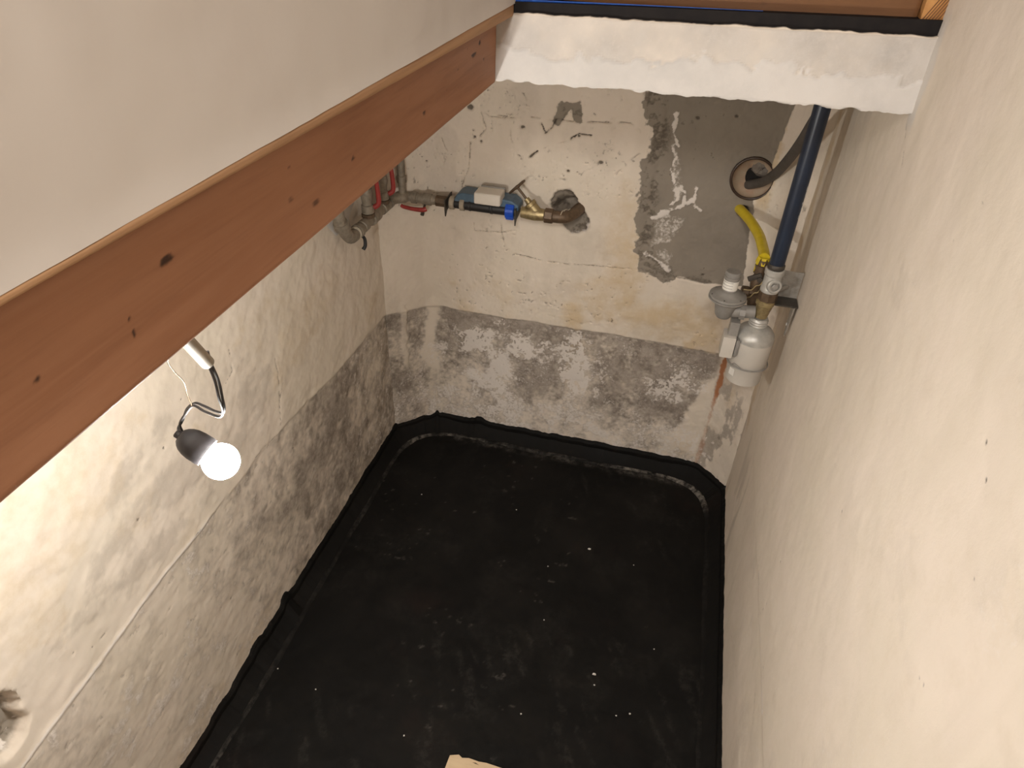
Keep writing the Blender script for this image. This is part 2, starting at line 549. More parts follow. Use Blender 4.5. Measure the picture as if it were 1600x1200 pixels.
pale *= 0.35 + 0.65 * sst(0.38, 0.58, fbm(U, V, 8, 5, 31))
grey = np.maximum(grey, 0.26 * sst(0.42, 0.68, fbm(U, V * 0.8, 6, 6, 33)) * (1 - inband))
ochre = 0.8 * np.exp(-((U - 1.48) / 0.26) ** 2 - ((V - 0.92) / 0.13) ** 2) + 0.4 * np.exp(-((U - 0.98) / 0.05) ** 2) * sst(0.2, 0.5, V) * sst(1.25, 0.9, V) \
    + 0.35 * sst(0.55, 0.7, n_lo) * sst(1.3, 0.8, V) + 0.55 * np.exp(-((U - 1.18) / 0.12) ** 2 - ((V - 1.25) / 0.35) ** 2)
ochre = np.clip(ochre * (0.5 + n_md), 0, 1)

# the cement patch round the service entry
patch_pts = bws((1040, 140), (1036, 200), (1024, 250), (1014, 300), (1002, 350), (1002, 405), (1040, 428), (1100, 441), (1150, 446), (1190, 448)) + \
    [(S0 + 1.47, 1.17), (S0 + 1.42, 1.55), (S0 + 1.46, 1.70), (S0 + 1.49, 1.98)]
sd = sdf_area(U, V, patch_pts)
cement = sst(0.010, -0.010, sd + wob * 0.7)
edge_l = bws((1022, 150), (1030, 180), (1034, 210), (1024, 250), (1016, 300), (1010, 350), (1008, 395), (1014, 412), (1040, 428))
de = dist_poly(U, V, edge_l)
dark = 0.62 * sst(0.085, 0.02, de + wob * 2.4) * sst(0.38, 0.62, n_md * 0.6 + n_hi * 0.4 + 0.03)
cement = np.maximum(cement, sst(0.060, 0.03, de + wob * 2.2))
gut = dist_poly(U, V, bws((1010, 412), (1040, 428), (1068, 434), (1110, 441)))
dark = np.maximum(dark, 0.55 * sst(0.014, 0.004, gut + wob * 0.5))
for pl in ([(1056, 178), (1052, 205), (1060, 228)], [(1050, 228), (1056, 245), (1048, 265), (1056, 290), (1060, 312), (1050, 318)],
           [(1062, 290), (1070, 300), (1068, 318), (1084, 316), (1088, 296)], [(1084, 320), (1096, 328)], [(1020, 340), (1040, 332), (1066, 322)],
           [(1008, 396), (1030, 408), (1048, 424)]):
    pale = np.maximum(pale, 0.85 * sst(0.013, 0.002, dist_poly(U, V, bws(*pl)) + wob * 1.1 + (speck - 0.5) * 0.012))
for ar in ([(1050, 230), (1062, 232), (1070, 290), (1066, 318), (1050, 316), (1047, 262)], [(1022, 342), (1042, 333), (1072, 340), (1062, 365), (1040, 380), (1016, 388)],
           [(1014, 390), (1040, 382), (1052, 398), (1046, 420), (1030, 406)]):
    pale = np.maximum(pale, 0.56 * sst(0.014, -0.016, sdf_area(U, V, bws(*ar)) + wob * 1.6) * (0.7 + 0.6 * (n_hi - 0.3)))
# yellowish stain by the corner beside the patch
ochre = np.maximum(ochre, 0.8 * sst(0.05, 0.01, np.abs(U - (S0 + 1.455) - wob * 2)) * sst(1.4, 1.6, V))
# bare, broken plaster: cracks and pits
crack = np.zeros_like(U)
for w, pl in ((2.6, [(780, 180), (806, 184), (830, 182), (858, 186), (890, 189), (920, 190), (985, 192)]), (3, [(805, 396), (850, 408), (885, 412), (940, 416), (1000, 420)]),
              (2.5, [(740, 348), (742, 360), (783, 363), (805, 360)]), (2.5, [(783, 345), (784, 363), (790, 386)]), (2.5, [(735, 222), (733, 260), (722, 290), (723, 306)]),
              (2.5, [(752, 176), (760, 200), (745, 218)]), (3, [(818, 145), (824, 158)]), (4, [(868, 188), (862, 200), (852, 208)]), (5, [(893, 216), (906, 208), (925, 211)]),
              (5, [(828, 245), (840, 236)]), (4, [(808, 240), (816, 246)]), (4, [(846, 193), (852, 206)]), (2, [(960, 275), (985, 250), (1000, 240)]),
              (2, [(725, 165), (750, 170), (765, 182), (790, 184)]), (2, [(690, 215), (700, 240), (690, 262)]), (2, [(850, 232), (870, 225), (895, 218)]),
              (2, [(800, 190), (798, 212), (806, 238)]), (2, [(735, 300), (728, 318)]), (2, [(985, 192), (1000, 205)])):
    d_ = dist_poly(U, V, bws(*pl)) + (n_hi - 0.5) * 0.006 + (n_md - 0.5) * 0.006
    crack = np.maximum(crack, sst(0.0008 * w + 0.001, 0.0003 * w, d_) * (0.20 + 0.13 * w) * sst(0.38, 0.55, fbm(U, V, 16, 3, 61) + 0.03 * w))
for px, py, r in ((817, 198, 5), (752, 221, 4), (742, 214, 4), (939, 254, 5), (888, 267, 2.5), (902, 268, 2.5), (905, 212, 4), (1090, 184, 4), (735, 168, 7), (667, 250, 3), (1150, 182, 4), (1098, 430, 3)):
    c_ = bw(px, py)
    crack = np.maximum(crack, 0.8 * sst(r / 330, r / 900, np.hypot(U - c_[0], (V - c_[1]) * 1.3) + wob * 0.5))
bare = sst(0.008, -0.008, sdf_area(U, V, bws((876, 158), (905, 160), (914, 178), (908, 190), (897, 188), (892, 172), (884, 184), (872, 196), (866, 190), (874, 172))) + wob * 1.1)
cement = np.maximum(cement, bare * 0.9)
dark = np.maximum(dark, bare * 0.5 * sst(0.45, 0.6, n_md))
fineweb = np.abs(fbm(U, V, 9, 4, 44) - 0.5)
dark = np.maximum(dark, 0.42 * sst(0.010, 0.002, fineweb) * sst(1.35, 1.5, V) * sst(0.45, 0.6, n_lo) * (1 - cement))
dark = np.maximum(dark, crack)
specks = sst(0.70, 0.76, fbm(U, V, 60, 3, 71))
dark = np.maximum(dark, 0.5 * specks * sst(0.45, 0.62, n_lo) * sst(0.75, 0.85, V))
# broken hole where the water pipe comes through
hc = bw(889, 331)
dh = np.hypot((U - hc[0]) / 1.0, (V - hc[1]) / 1.0)
an = np.arctan2(V - hc[1], U - hc[0])
rim_r = 0.082 + 0.022 * np.cos(an * 2 + 1.9) + (n_md - 0.5) * 0.05
hole_m = sst(0.010, -0.010, dh - rim_r)
cement = np.maximum(cement, hole_m)
dark = np.maximum(dark, hole_m * sst(0.42, 0.66, n_md * .6 + n_hi * .4) * 0.7)
pale = np.maximum(pale, 0.7 * sst(0.02, 0.005, np.abs(dh - rim_r) + wob) * sst(0.5, 0.62, n_md))
pale *= 1 - 0.0 * hole_m
# rust run in the right-hand corner
rl = [(S0 + 1.478, 0.80), (S0 + 1.480, 0.62), (S0 + 1.478, 0.45), (S0 + 1.470, 0.20), (S0 + 1.462, 0.05)]
dr = dist_poly(U, V, rl) + wob * 0.35
rust = sst(0.024, 0.004, dr + wob * 0.5) * (0.50 + 0.5 * sst(0.45, 0.62, V))
rust = np.maximum(rust, 0.28 * sst(0.5, 0.66, n_md) * sst(S0 + 1.40, S0 + 1.50, U) * sst(0.75, 0.5, V))
dark = np.maximum(dark, 0.25 * sst(0.02, 0.008, dr) * sst(0.5, 0.3, V))
spots = sst(0.03, 0.0, np.hypot(U - (S0 + 1.56), (V - 0.33) * 0.6) + wob * 1.6)
grey = np.maximum(grey, spots * 0.8)
grey = np.maximum(grey, right_blunt * 0.62 * sst(0.47, 0.60, fbm(U * 1.6, V * 0.7, 14, 5, 88)) * sst(0.85, 0.6, V) * sst(0.0, 0.25, 0.75 - V + 0.5 * (S0 + 1.75 - U)))
pale = np.maximum(pale, right_blunt * 0.7 * sst(0.60, 0.68, fbm(U, V, 22, 4, 89)) * sst(0.55, 0.4, V) * sst(S0 + 1.60, S0 + 1.52, U))
# sleeve opening of the old duct
rc_h = at(1176, 279, 1, YB); RC = (float(rc_h[0]), float(rc_h[2])); RR = 0.083
ruc = RC[0] + 1.110 + S0
d_ring = np.hypot(U - ruc, V - RC[1])
yc = bw(1160, 330)
d_y = np.hypot(U - yc[0], V - yc[1])
dark = np.maximum(dark, 0.8 * sst(0.030, 0.014, d_y + wob)); 
ochre = np.maximum(ochre, 0.55 * sst(0.10, 0.02, np.hypot(U - yc[0] + 0.06, V - yc[1] + 0.0) + wob))
# relief
dep = (n_lo - 0.5) * 0.016 + (n_md - 0.5) * 0.005 + (n_hi - 0.5) * 0.0022
dep += 0.006 * sst(-0.006, 0.006, V - line)                       # upper coat stands proud of the bare band
dep -= 0.007 * cement * sst(0.01, -0.02, sd) + 0.008 * np.clip(dark, 0, 1) * (1 - sst(-0.02, -0.05, sd))
dep -= 0.008 * crack + 0.006 * bare
dep -= hole_m * (0.02 + 0.05 * sst(0.085, 0.03, dh)) * (0.6 + 0.8 * n_md)
dep += 0.006 * pale * cement + 0.010 * ledge2 + 0.006 * pinkstreak
dep -= 0.10 * sst(RR + 0.003, RR - 0.003, d_ring)
dep -= 0.03 * sst(0.024, 0.018, d_y)
P = np.zeros(U.shape + (3,))
P[..., 0] = pos[:, None, 0] + nrm[:, None, 0] * dep
P[..., 1] = pos[:, None, 1] + nrm[:, None, 1] * dep
P[..., 2] = V
bk = np.zeros_like(P); bk[..., 0] = -nrm[:, None, 0] * 0.18; bk[..., 1] = -nrm[:, None, 1] * 0.18
grid_mesh('wall_back', P, 'plaster', bk, dict(grey=grey, cement=cement, pale=pale, ochre=ochre, rust=rust, dark=dark), 'structure')

# ================================================================== left wall
u = spaced((YF, 0.25, 0.05), (0.25, 2.732, 0.0058)); v = spaced((0, 0.06, 0.03), (0.06, 1.62, 0.0058), (1.62, ZC + 0.1, 0.03))
U, V = np.meshgrid(u, v, indexing='ij')


def lw(px, py):
    h = at(px, py, 0, XL); return (float(h[1]), float(h[2]))


def lws(*p): return [lw(*q) for q in p]


n_lo = fbm(U, V, 3.2, 6, 101); n_md = fbm(U, V, 14, 5, 102); n_hi = fbm(U, V, 55, 4, 103)
wob = (n_md - 0.5) * 0.05 + (n_hi - 0.5) * 0.015
line = np.interp(U, [0.3, 0.5, 0.9, 1.18, 1.6, 1.75, 2.2, 2.73], [0.80, 0.815, 0.84, 0.862, 0.865, 0.86, 0.82, 0.80]) + (fbm(U, U * 0, 6, 5, 119) - 0.5) * 0.018
below = sst(0.012, -0.012, V - line + wob * 0.15)
grey = below * (0.68 + 0.32 * sst(0.7, 1.7, U)) * np.clip(0.38 + 0.22 * sst(0.9, 2.5, U) + 0.8 * (n_lo - 0.5) + 0.9 * (n_md - 0.5) + 0.7 * (n_hi - 0.5) + 0.4 * (fbm(U, V, 24, 4, 118) - 0.5), 0.06, 1)
grey = np.maximum(grey, 0.16 * sst(0.4, 0.7, n_lo))
# washed-off clouds above the joint
cl = [(1.02, 1.26, 0.12, 0.06), (1.22, 1.30, 0.08, 0.045), (0.92, 1.10, 0.10, 0.06), (1.15, 1.12, 0.16, 0.07), (1.35, 1.02, 0.2, 0.08), (1.0, 0.95, 0.2, 0.05), (1.62, 1.12, 0.16, 0.14), (0.72, 1.02, 0.12, 0.05)]
cloud = 0
for a, b, c, d in cl: cloud = cloud + np.exp(-((U - a) / c) ** 2 - ((V - b) / d) ** 2)
grey = np.maximum(grey, 0.38 * sst(0.25, 1.0, np.clip(cloud, 0, 1.2) + (n_md - 0.5) * 1.5 + (n_hi - 0.5) * 0.7))
pale = 0.55 * below * sst(0.52, 0.66, n_md * 0.7 + n_hi * 0.3) * sst(2.4, 1.0, U)
pale = np.maximum(pale, 0.5 * sst(1.95, 2.4, U) * below * sst(0.52, 0.62, fbm(U, V, 30, 4, 115)))
seam = np.abs(V - line - (n_md - 0.5) * 0.012)
pale = np.maximum(pale, 0.85 * sst(0.012, 0.004, seam) * sst(0.2, 0.5, U) * sst(1.35, 1.2, U) * sst(0.35, 0.5, n_md + 0.05))
dark = 0.5 * sst(0.005, 0.001, np.abs(V - line + 0.012 - (n_md - 0.5) * 0.012)) * sst(1.05, 0.9, np.abs(U - 0.4)) * sst(0.5, 0.56, n_md)
for w, pl in ((2, [(428, 560), (436, 620), (438, 668)]), (2, [(440, 596), (436, 625)]), (3, [(440, 672), (420, 692), (400, 715)]), (2, [(300, 838), (312, 826)]),
              (1.5, [(355, 545), (362, 580), (352, 600)]), (1.5, [(150, 1010), (165, 990)])):
    dark = np.maximum(dark, 0.6 * sst(0.0035 * w / 2, 0.001, dist_poly(U, V, lws(*pl)) + (n_hi - 0.5) * 0.004))
for px, py, r in ((214, 812, 5), (458, 700, 4), (363, 935, 4), (114, 1020, 3), (255, 700, 3), (145, 1010, 3), (283, 624, 2)):
    c_ = lw(px, py); dark = np.maximum(dark, 0.7 * sst(r / 500, r / 1500, np.hypot(U - c_[0], V - c_[1]) + wob * 0.1))
dark = np.maximum(dark, 0.5 * sst(0.70, 0.76, fbm(U, V, 45, 3, 140)) * below * 0.8)
ochre = 0.35 * sst(0.5, 0.65, n_lo) * (1 - below) + 0.3 * below * sst(0.3, 0.15, V) * n_md * 2
ochre = np.maximum(ochre, 0.5 * sst(2.3, 2.6, U) * below * sst(0.5, 0.65, n_md))
# broken-out hole near the stair
hp = lws((-40, 1110), (0, 1085), (22, 1078), (34, 1092), (32, 1110), (44, 1125), (38, 1150), (22, 1172), (-10, 1195), (-60, 1190))
sdh = sdf_area(U, V, hp) + (n_md - 0.5) * 0.03 + (n_hi - .5) * 0.02
hole = sst(0.008, -0.012, sdh)
cement = np.clip(hole * 0.8, 0, 1)
rust = 0.6 * hole * sst(0.45, 0.6, n_md) * sst(0.86, 0.80, V + (U - 0.45))
dark = np.maximum(dark, hole * 0.75 * sst(0.45, 0.6, n_hi * 0.5 + n_md * 0.5))
pale = np.maximum(pale, 0.8 * hole * sst(0.55, 0.62, fbm(U, V, 26, 3, 160)))
dep = (n_lo - 0.5) * 0.022 + (n_md - 0.5) * 0.005 + (n_hi - 0.5) * 0.002 + 0.005 * sst(-0.006, 0.004, V - line) * (0.25 + 0.75 * sst(1.0, 2.0, U)) * (0.4 + 1.2 * n_md)
dep += 0.004 * sst(0.014, 0.002, seam) * sst(1.4, 1.2, U) - 0.004 * dark - 0.05 * hole * (0.4 + n_md)
dep += 0.010 * (fbm(U, V, 11, 4, 170) - 0.5) * sst(1.9, 2.3, U) * below
P = np.stack([XL + dep, U, V], -1)
grid_mesh('wall_left', P, 'plaster', np.array([-0.18, 0, 0]), dict(grey=grey, cement=cement, pale=pale, ochre=ochre, rust=rust, dark=dark), 'structure')

# ================================================================== right wall, from the cellar floor up through the hatch
u = spaced((YF, 0.2, 0.05), (0.2, 2.746, 0.008)); v = spaced((0, 0.06, 0.03), (0.06, 2.62, 0.008), (2.62, ZTOP, 0.06))
U, V = np.meshgrid(u, v, indexing='ij')


def rw(px, py):
    h = at(px, py, 0, XR); return (float(h[1]), float(h[2]))


n_lo = fbm(U, V, 2.6, 5, 201); n_md = fbm(U, V, 12, 5, 202); n_hi = fbm(U, V, 50, 4, 203); n_v = fbm(U, V * 0.12, 16, 4, 204)
joint = 0.667 + (fbm(U, U * 0, 4, 3, 206) - 0.5) * 0.012
dark = 0.35 * sst(0.006, 0.002, np.abs(V - joint)) * sst(0.42, 0.55, n_md) * sst(2.2, 1.4, U)
grey = 0.13 * sst(0.50, 0.68, n_v) * sst(1.0, 0.3, V) + 0.26 * sst(0.55, 0.7, n_v) * sst(1.7, 2.4, U)
grey = np.maximum(grey, 0.22 * sst(0.55, 0.7, n_lo) * sst(0.46, 0.62, n_md))
for w, pl in ((1.6, [(1180, 1075), (1178, 1110), (1176, 1140)]), (1.6, [(1195, 1035), (1194, 1060)]), (1.2, [(1190, 960), (1202, 940)]), (1.5, [(1142, 990), (1148, 1010)]),
              (1.2, [(1303, 728), (1310, 722)]), (1.4, [(1530, 870), (1545, 905)]), (1.2, [(1330, 780), (1322, 795)]), (1.2, [(1528, 900), (1536, 920)]), (1.2, [(1440, 1060), (1452, 1075)]),
              (1.0, [(1186, 880), (1189, 940)]), (1.3, [(1535, 315), (1545, 322)]), (1.0, [(1408, 200), (1398, 270)]), (1.0, [(1418, 190), (1410, 260)])):
    dark = np.maximum(dark, 0.5 * sst(0.006 * w / 2, 0.001, dist_poly(U, V, [rw(*p) for p in pl]) + (n_hi - 0.5) * 0.004))
for px, py, r in ((1221, 878, 4), (1317, 798, 4), (1493, 376, 3.5), (1534, 312, 4), (1543, 750, 3), (1490, 292, 2.5), (1545, 690, 3)):
    c_ = rw(px, py); dark = np.maximum(dark, 0.75 * sst(r / 700, r / 2500, np.hypot(U - c_[0], (V - c_[1]) * 0.7) + (n_hi - 0.5) * 0.004))
pale = 0.3 * sst(0.58, 0.7, n_lo) + 0.7 * sst(0.008, 0.003, np.abs(V - joint - 0.010)) * sst(2.0, 1.4, U) * sst(0.45, 0.55, n_md)
white = 0.75 * sst(0.045, 0.015, np.abs(U - YLIN + 0.01) + (n_md - 0.5) * 0.06) * sst(2.10, 2.17, V) * sst(2.42, 2.34, V)
ochre = 0.45 * sst(0.06, 0.01, np.abs(U - 2.70) + (n_md - .5) * .06) * sst(0.5, 0.6, n_lo + .1) + 0.14 * sst(0.45, 0.6, n_lo)
dep = (n_lo - 0.5) * 0.014 + (n_md - 0.5) * 0.0022 + (n_hi - 0.5) * 0.0008 + 0.004 * sst(-0.01, 0.01, V - joint) - 0.003 * dark
P = np.stack([XR - dep, U, V], -1)
grid_mesh('wall_right', P, 'plaster', np.array([0.18, 0, 0]), dict(grey=grey, pale=pale, ochre=ochre, dark=dark, white=white), 'structure')

# wall behind the photographer, closing the cellar, and the far end of the passage above the hatch
u = spaced((XL - 0.1, XR + 0.1, 0.03)); v = spaced((0, ZTOP, 0.04)); U, V = np.meshgrid(u, v, indexing='ij')
dep = (fbm(U, V, 3, 5, 301) - 0.5) * 0.02
grid_mesh('wall_front', np.stack([U, YF + dep, V], -1), 'plaster', np.array([0, -0.15, 0]), dict(grey=0.3 * fbm(U, V, 4, 4, 302)), 'structure')

# ================================================================== floor
gx = spaced((XL, XR, 0.0075)); gy = spaced((YF, 0.6, 0.04), (0.6, YB + 0.02, 0.0075))
U, V = np.meshgrid(gx, gy, indexing='ij')
z = (fbm(U, V, 2.2, 5, 401) - 0.5) * 0.020 + (fbm(U, V, 25, 4, 402) - 0.5) * 0.004 + (fbm(U, V, 90, 3, 403) - 0.5) * 0.0015
dust = 0.02 * sst(0.58, 0.72, fbm(U, V, 6, 5, 405)) + 0.25 * sst(0.77, 0.81, fbm(U, V, 40, 3, 406)) * sst(0.5, 0.62, fbm(U, V, 3, 3, 407))
fd = np.minimum(YB - 0.085 - V, 9)
dust = dust + 0.30 * np.exp(-(fd / 0.02) ** 2) * sst(0.35, 0.65, fbm(U, V, 20, 4, 411)) * sst(-1.15, -1.0, U) * sst(0.42, 0.3, U)
dust = dust + 0.05 * sst(0.60, 0.72, fbm(U + V * 0.5, V * 0.3, 30, 4, 408)) * sst(0.5, 0.6, fbm(U, V, 2, 3, 409))
grid_mesh('floor', np.stack([U, V, z], -1), 'bitumen', np.array([0, 0, -0.12]), dict(dust=np.clip(dust, 0, 1)), 'structure')


# ================================================================== bitumen upturn with its cove, run by run
def skirt(name, path, s0, s1, top_fn, dusty, seed):
    n = int((s1 - s0) / 0.0045); s = np.linspace(s0, s1, n)
    pos, nr, _ = path_at(s, path, 0.05)
    pos2, nr2, _ = path_at(s, path, 0.17)
    prof_t = np.linspace(0, 1, 26)
    U, T = np.meshgrid(s, prof_t, indexing='ij')
    top = top_fn(s) + (fbm(s, s * 0, 30, 4, seed) - 0.5) * 0.016 + (fbm(s, s * 0, 5, 3, seed + 3) - 0.5) * 0.012
    top = np.maximum(top, 0.03)
    # profile: foot lip on the floor -> hollow cove -> up the wall
    w = 0.062 + (fbm(s, s * 0, 4, 3, seed + 5) - 0.5) * 0.014
    off = np.where(T < 0.5, w[:, None] * (1 - np.sin(T * np.pi) ** 0.9), 0) + 0.014
    hgt = np.where(T < 0.5, 0.006 + 0.042 * (1 - np.cos(T * np.pi)) ** 1.1, 0.048 + (top[:, None] - 0.048) * (T - 0.5) * 2)
    lip = np.exp(-((T - 0.06) / 0.05) ** 2)
    hgt = hgt + lip * (0.002 + 0.003 * (fbm(U, T, 18, 3, seed + 7) - 0.3))
    off = off + (fbm(U, T * 0.2, 40, 4, seed + 8) - 0.5) * 0.003 - 0.010 * sst(0.86, 1.0, T)
    off[:, 0] += 0.006; hgt[:, 0] = -0.008
    P = np.zeros(U.shape + (3,))
    k = sst(0.45, 0.0, T)
    for i in (0, 1):
        P[..., i] = (pos[:, None, i] + nr[:, None, i] * off) * (1 - k) + (pos2[:, None, i] + nr2[:, None, i] * off) * k
    P[..., 2] = hgt
    bk = np.zeros_like(P); bk[..., 0] = -nr[:, None, 0] * 0.016; bk[..., 1] = -nr[:, None, 1] * 0.016
    dust = dusty(s)[:, None] * (0.8 * np.exp(-((T - 0.05) / 0.09) ** 2) + 0.30 * np.exp(-((T - 0.12) / 0.16) ** 2)) * sst(0.25, 0.7, fbm(U, T, 14, 4, seed + 9)) * (0.35 + 0.65 * sst(0.35, 0.65, fbm(U, T * 0, 3.5, 3, seed + 10)))
    return grid_mesh(name, P, 'bitumen', bk, dict(dust=np.clip(dust, 0, 1)), 'structure')


FULL = [(XL, YF), (XL, 2.730), (-1.110, 2.895), (0.363, 2.895), (0.508, 2.744), (0.508, YF)]
LL = 2.730 - YF; LB = LL + S0; LB2 = LB + 1.473; LR = LB2 + math.hypot(0.145, 0.151)


def bumps(s, lst):
    t = 0
    for c, w, h in lst: t = t + h * np.exp(-((s - c) / w) ** 4)
    return t


def ysp(Y): return Y - YF


sk_l = skirt('baseboard_left', FULL, 0.0, LL + 0.005, lambda s: 0.098 + bumps(s, [(ysp(1.52), 0.03, 0.03), (ysp(1.30), 0.04, 0.02), (ysp(1.1), 0.03, -0.012), (ysp(2.1), 0.12, -0.008)]),
             lambda s: 0.18 + 0.25 * sst(LL - 0.9, LL, s) + 0.3 * sst(ysp(1.0), ysp(0.8), s), 500)
sk_b = skirt('baseboard_back', FULL, LL + 0.005, LR - 0.012,
             lambda s: 0.098 + bumps(s, [(LB + 0.005, 0.012, 0.016), (LB + 0.26, 0.025, 0.020), (LB + 1.10, 0.05, 0.004)]) - 0.012 * sst(LB - 0.02, LB - 0.2, s),
             lambda s: 1.0 + 0 * s, 520)
sk_r = skirt('baseboard_right', FULL, LR - 0.012, LR + 2.744 - YF, lambda s: 0.100 + bumps(s, [(LR + 0.005, 0.01, 0.012)]), lambda s: 0.05 + 0.8 * sst(LR + 0.12, LR, s), 540)

# ================================================================== ceilings, lintel, hatch edge
obj('ceiling', [box(((XL - 0.6) / 2 + 0.0, (YF + YB) / 2, ZC + 0.06), (abs(XL + 0.6), YB - YF, 0.12)),
                box((-0.05, (2.01 + YB) / 2, ZC + 0.06), (1.09, YB - 2.01, 0.12))], 'ceiling', smooth=0)['kind'] = 'structure'

# lintel: cast concrete, painted white, rough lower arris
u = spaced((XBEAM - 0.06, XR - 0.001, 0.006)); t_ = np.concatenate([np.linspace(0, 0.12, 8)[:-1], 0.12 + np.linspace(0, 0.186, 40), 0.306 + np.linspace(0, 0.12, 8)[1:]])
U, T = np.meshgrid(u, t_, indexing='ij')
zb = 2.150 + 0.018 * (U + 0.516) / 1.02; zt = 2.310 + 0.022 * (U + 0.516) / 1.02
yy = np.where(T < 0.12, YLIN + 0.12 - T, np.where(T > 0.306, YLIN + T - 0.306, YLIN))
ff = np.clip((T - 0.12) / 0.186, 0, 1)
zz = zb + (zt - zb) * ff
n1 = fbm(U, zz, 9, 5, 601); n2 = fbm(U, zz, 40, 4, 602)
edge_z = 0.44 + (fbm(U, U * 0, 7, 4, 603) - 0.5) * 0.35
coat = sst(0.012, -0.012, ff - edge_z + (n2 - 0.5) * 0.35)
front = sst(0.0, 0.03, ff) * sst(1.0, 0.97, ff)
yy = yy - front * ((n1 - 0.5) * 0.010 + (n2 - 0.5) * 0.003 + 0.006 * coat) + 0.004 * front
zz = zz + np.where(ff < 0.02, (fbm(U, U * 0, 35, 4, 605) - 0.5) * 0.014, 0) + np.where(ff > 0.98, (fbm(U, U * 0, 35, 4, 606) - 0.5) * 0.008, 0)
wh = np.clip(front * (0.58 + 0.5 * coat + 0.3 * (n1 - 0.5)), 0, 1); wh[ff < 0.05] = 1
lin = grid_mesh('concrete_lintel', np.stack([U, yy, zz], -1), 'plaster', None,
                dict(white=wh, grey=front * (1 - coat) * (0.50 + 0.9 * (n1 - 0.5)), dark=0.85 * sst(0.70, 0.75, fbm(U, zz, 55, 3, 607)) * sst(0.05, 0.35, U) * sst(0.5, 0.2, ff)))
tag(lin, 'white painted concrete lintel with chipped lower edge at the far side of the hatch', 'lintel')

# things built on the lintel
s = thing('sealing_strip', (0, YLIN + 0.05, 2.32), 'black sealing strip with painted blue film highlight lying on top of the white lintel', 'strip')
def _lz(x): return 2.318 + 0.024 * (x + 0.516) / 1.02
q = [(-0.478, _lz(-0.478) - 0.012), (0.505, _lz(0.505) - 0.012), (0.505, _lz(0.505) + 0.022), (-0.478, _lz(-0.478) + 0.016)]
obj('strip_body', [prism([(x, YLIN + 0.012, z_) for x, z_ in q], (0, 1, 0), 0.10)], 'black_strip', s, 0)
obj('film_highlight_line', [tube([(-0.476, YLIN + 0.020, _lz(-0.478) + 0.018), (-0.2, YLIN + 0.020, _lz(-0.2) + 0.0205), (0.12, YLIN + 0.022, _lz(0.12) + 0.0215)],
                       lambda t: 0.0030 * (1 - 0.75 * t), 8)], 'film_highlight', s, label='blue film edge with highlight painted in')  # coloured line stands in for the blue highlight on the film


def wood_block(name, lo, hi, mat, knots_and_shade=(), face_axis=1, parent=None, step=0.006, bevel=0.003):
    """a sawn timber: front face is a fine grid so knots and checks can sit in it"""
    a = spaced((lo[0], hi[0], step)) if face_axis == 1 else spaced((lo[1], hi[1], step))
    b = spaced((lo[2], hi[2], step))
    A, B = np.meshgrid(a, b, indexing='ij')
    dk = np.zeros_like(A); nn = fbm(A, B, 60, 3, 77)
    for (ka, kb, ra, rb, st) in knots_and_shade:
        r = np.hypot((A - ka) / ra, (B - kb) / rb) + (nn - 0.5) * 0.6
        dk = np.maximum(dk, st * sst(1.0, 0.35, r))
    edge = np.minimum(np.minimum(A - a[0], a[-1] - A), np.minimum(B - b[0], b[-1] - B))
    rnd = bevel * (1 - sst(0, bevel * 2, edge)) + (fbm(A, B, 12, 3, 78) - 0.5) * 0.0012 + dk * 0.0015
    if face_axis == 1:
        P = np.stack([A, lo[1] + rnd, B], -1); bk = np.array([0, hi[1] - lo[1], 0])
    else:
        P = np.stack([hi[0] - rnd, A, B], -1); bk = np.array([lo[0] - hi[0], 0, 0])
    o = grid_mesh(name, P, mat, bk, dict(dark=dk))
    if parent is not None:
        o.parent = parent; o.location = -Vector(parent.location)
    return o


b = wood_block('joist_beam', (-0.47, YLIN + 0.045, 2.342), (0.456, YLIN + 0.14, 2.58), 'joist', [(-0.30, 2.372, 0.02, 0.010, 0.6), (0.12, 2.368, 0.016, 0.008, 0.5)])
tag(b, 'orange brown pine beam resting above the white lintel and black strip', 'beam')
pz = 2.357
post = thing('timber_post', (0.483, YLIN + 0.07, pz), 'short pine post with diagonal grain at the right end of the lintel', 'post')
ang = Matrix.Rotation(math.radians(0), 3, 'Y')
post_b = obj('post_body', [box((0.4825, YLIN + 0.07, pz + 0.12), (0.049, 0.10, 0.24), None, 0.003)], 'endgrain', post, 30)
for k in range(6):                                                     # raised summer-wood ridges
    x0 = 0.462 + k * 0.0062
    pts = [(x0, YLIN + 0.0195, pz + 0.004), (x0 + 0.030, YLIN + 0.0195, pz + 0.062)]
    if pts[1][0] > 0.505:
        f_ = (0.505 - x0) / 0.030; pts[1] = (0.505, YLIN + 0.0195, pz + 0.004 + 0.058 * f_)
    obj('grain_ridge', [tube(pts, 0.0011, 6, 1)], 'joist', post)

# wall over the lintel, further up than the picture reaches
obj('wall_upper', [box((-0.02, YLIN + 0.10, (2.582 + ZTOP) / 2), (1.05, 0.12, ZTOP - 2.582))], 'paintwall', smooth=0)['kind'] = 'structure'

# timber trimmer along the hatch
beam = thing('trimmer_beam', (XBEAM - 0.035, 0.5, 2.15), 'long reddish brown timber beam along the left edge of the hatch', 'beam')


def bp(px, py):
    h = at(px, py, 0, XBEAM); return float(h[1]), float(h[2])


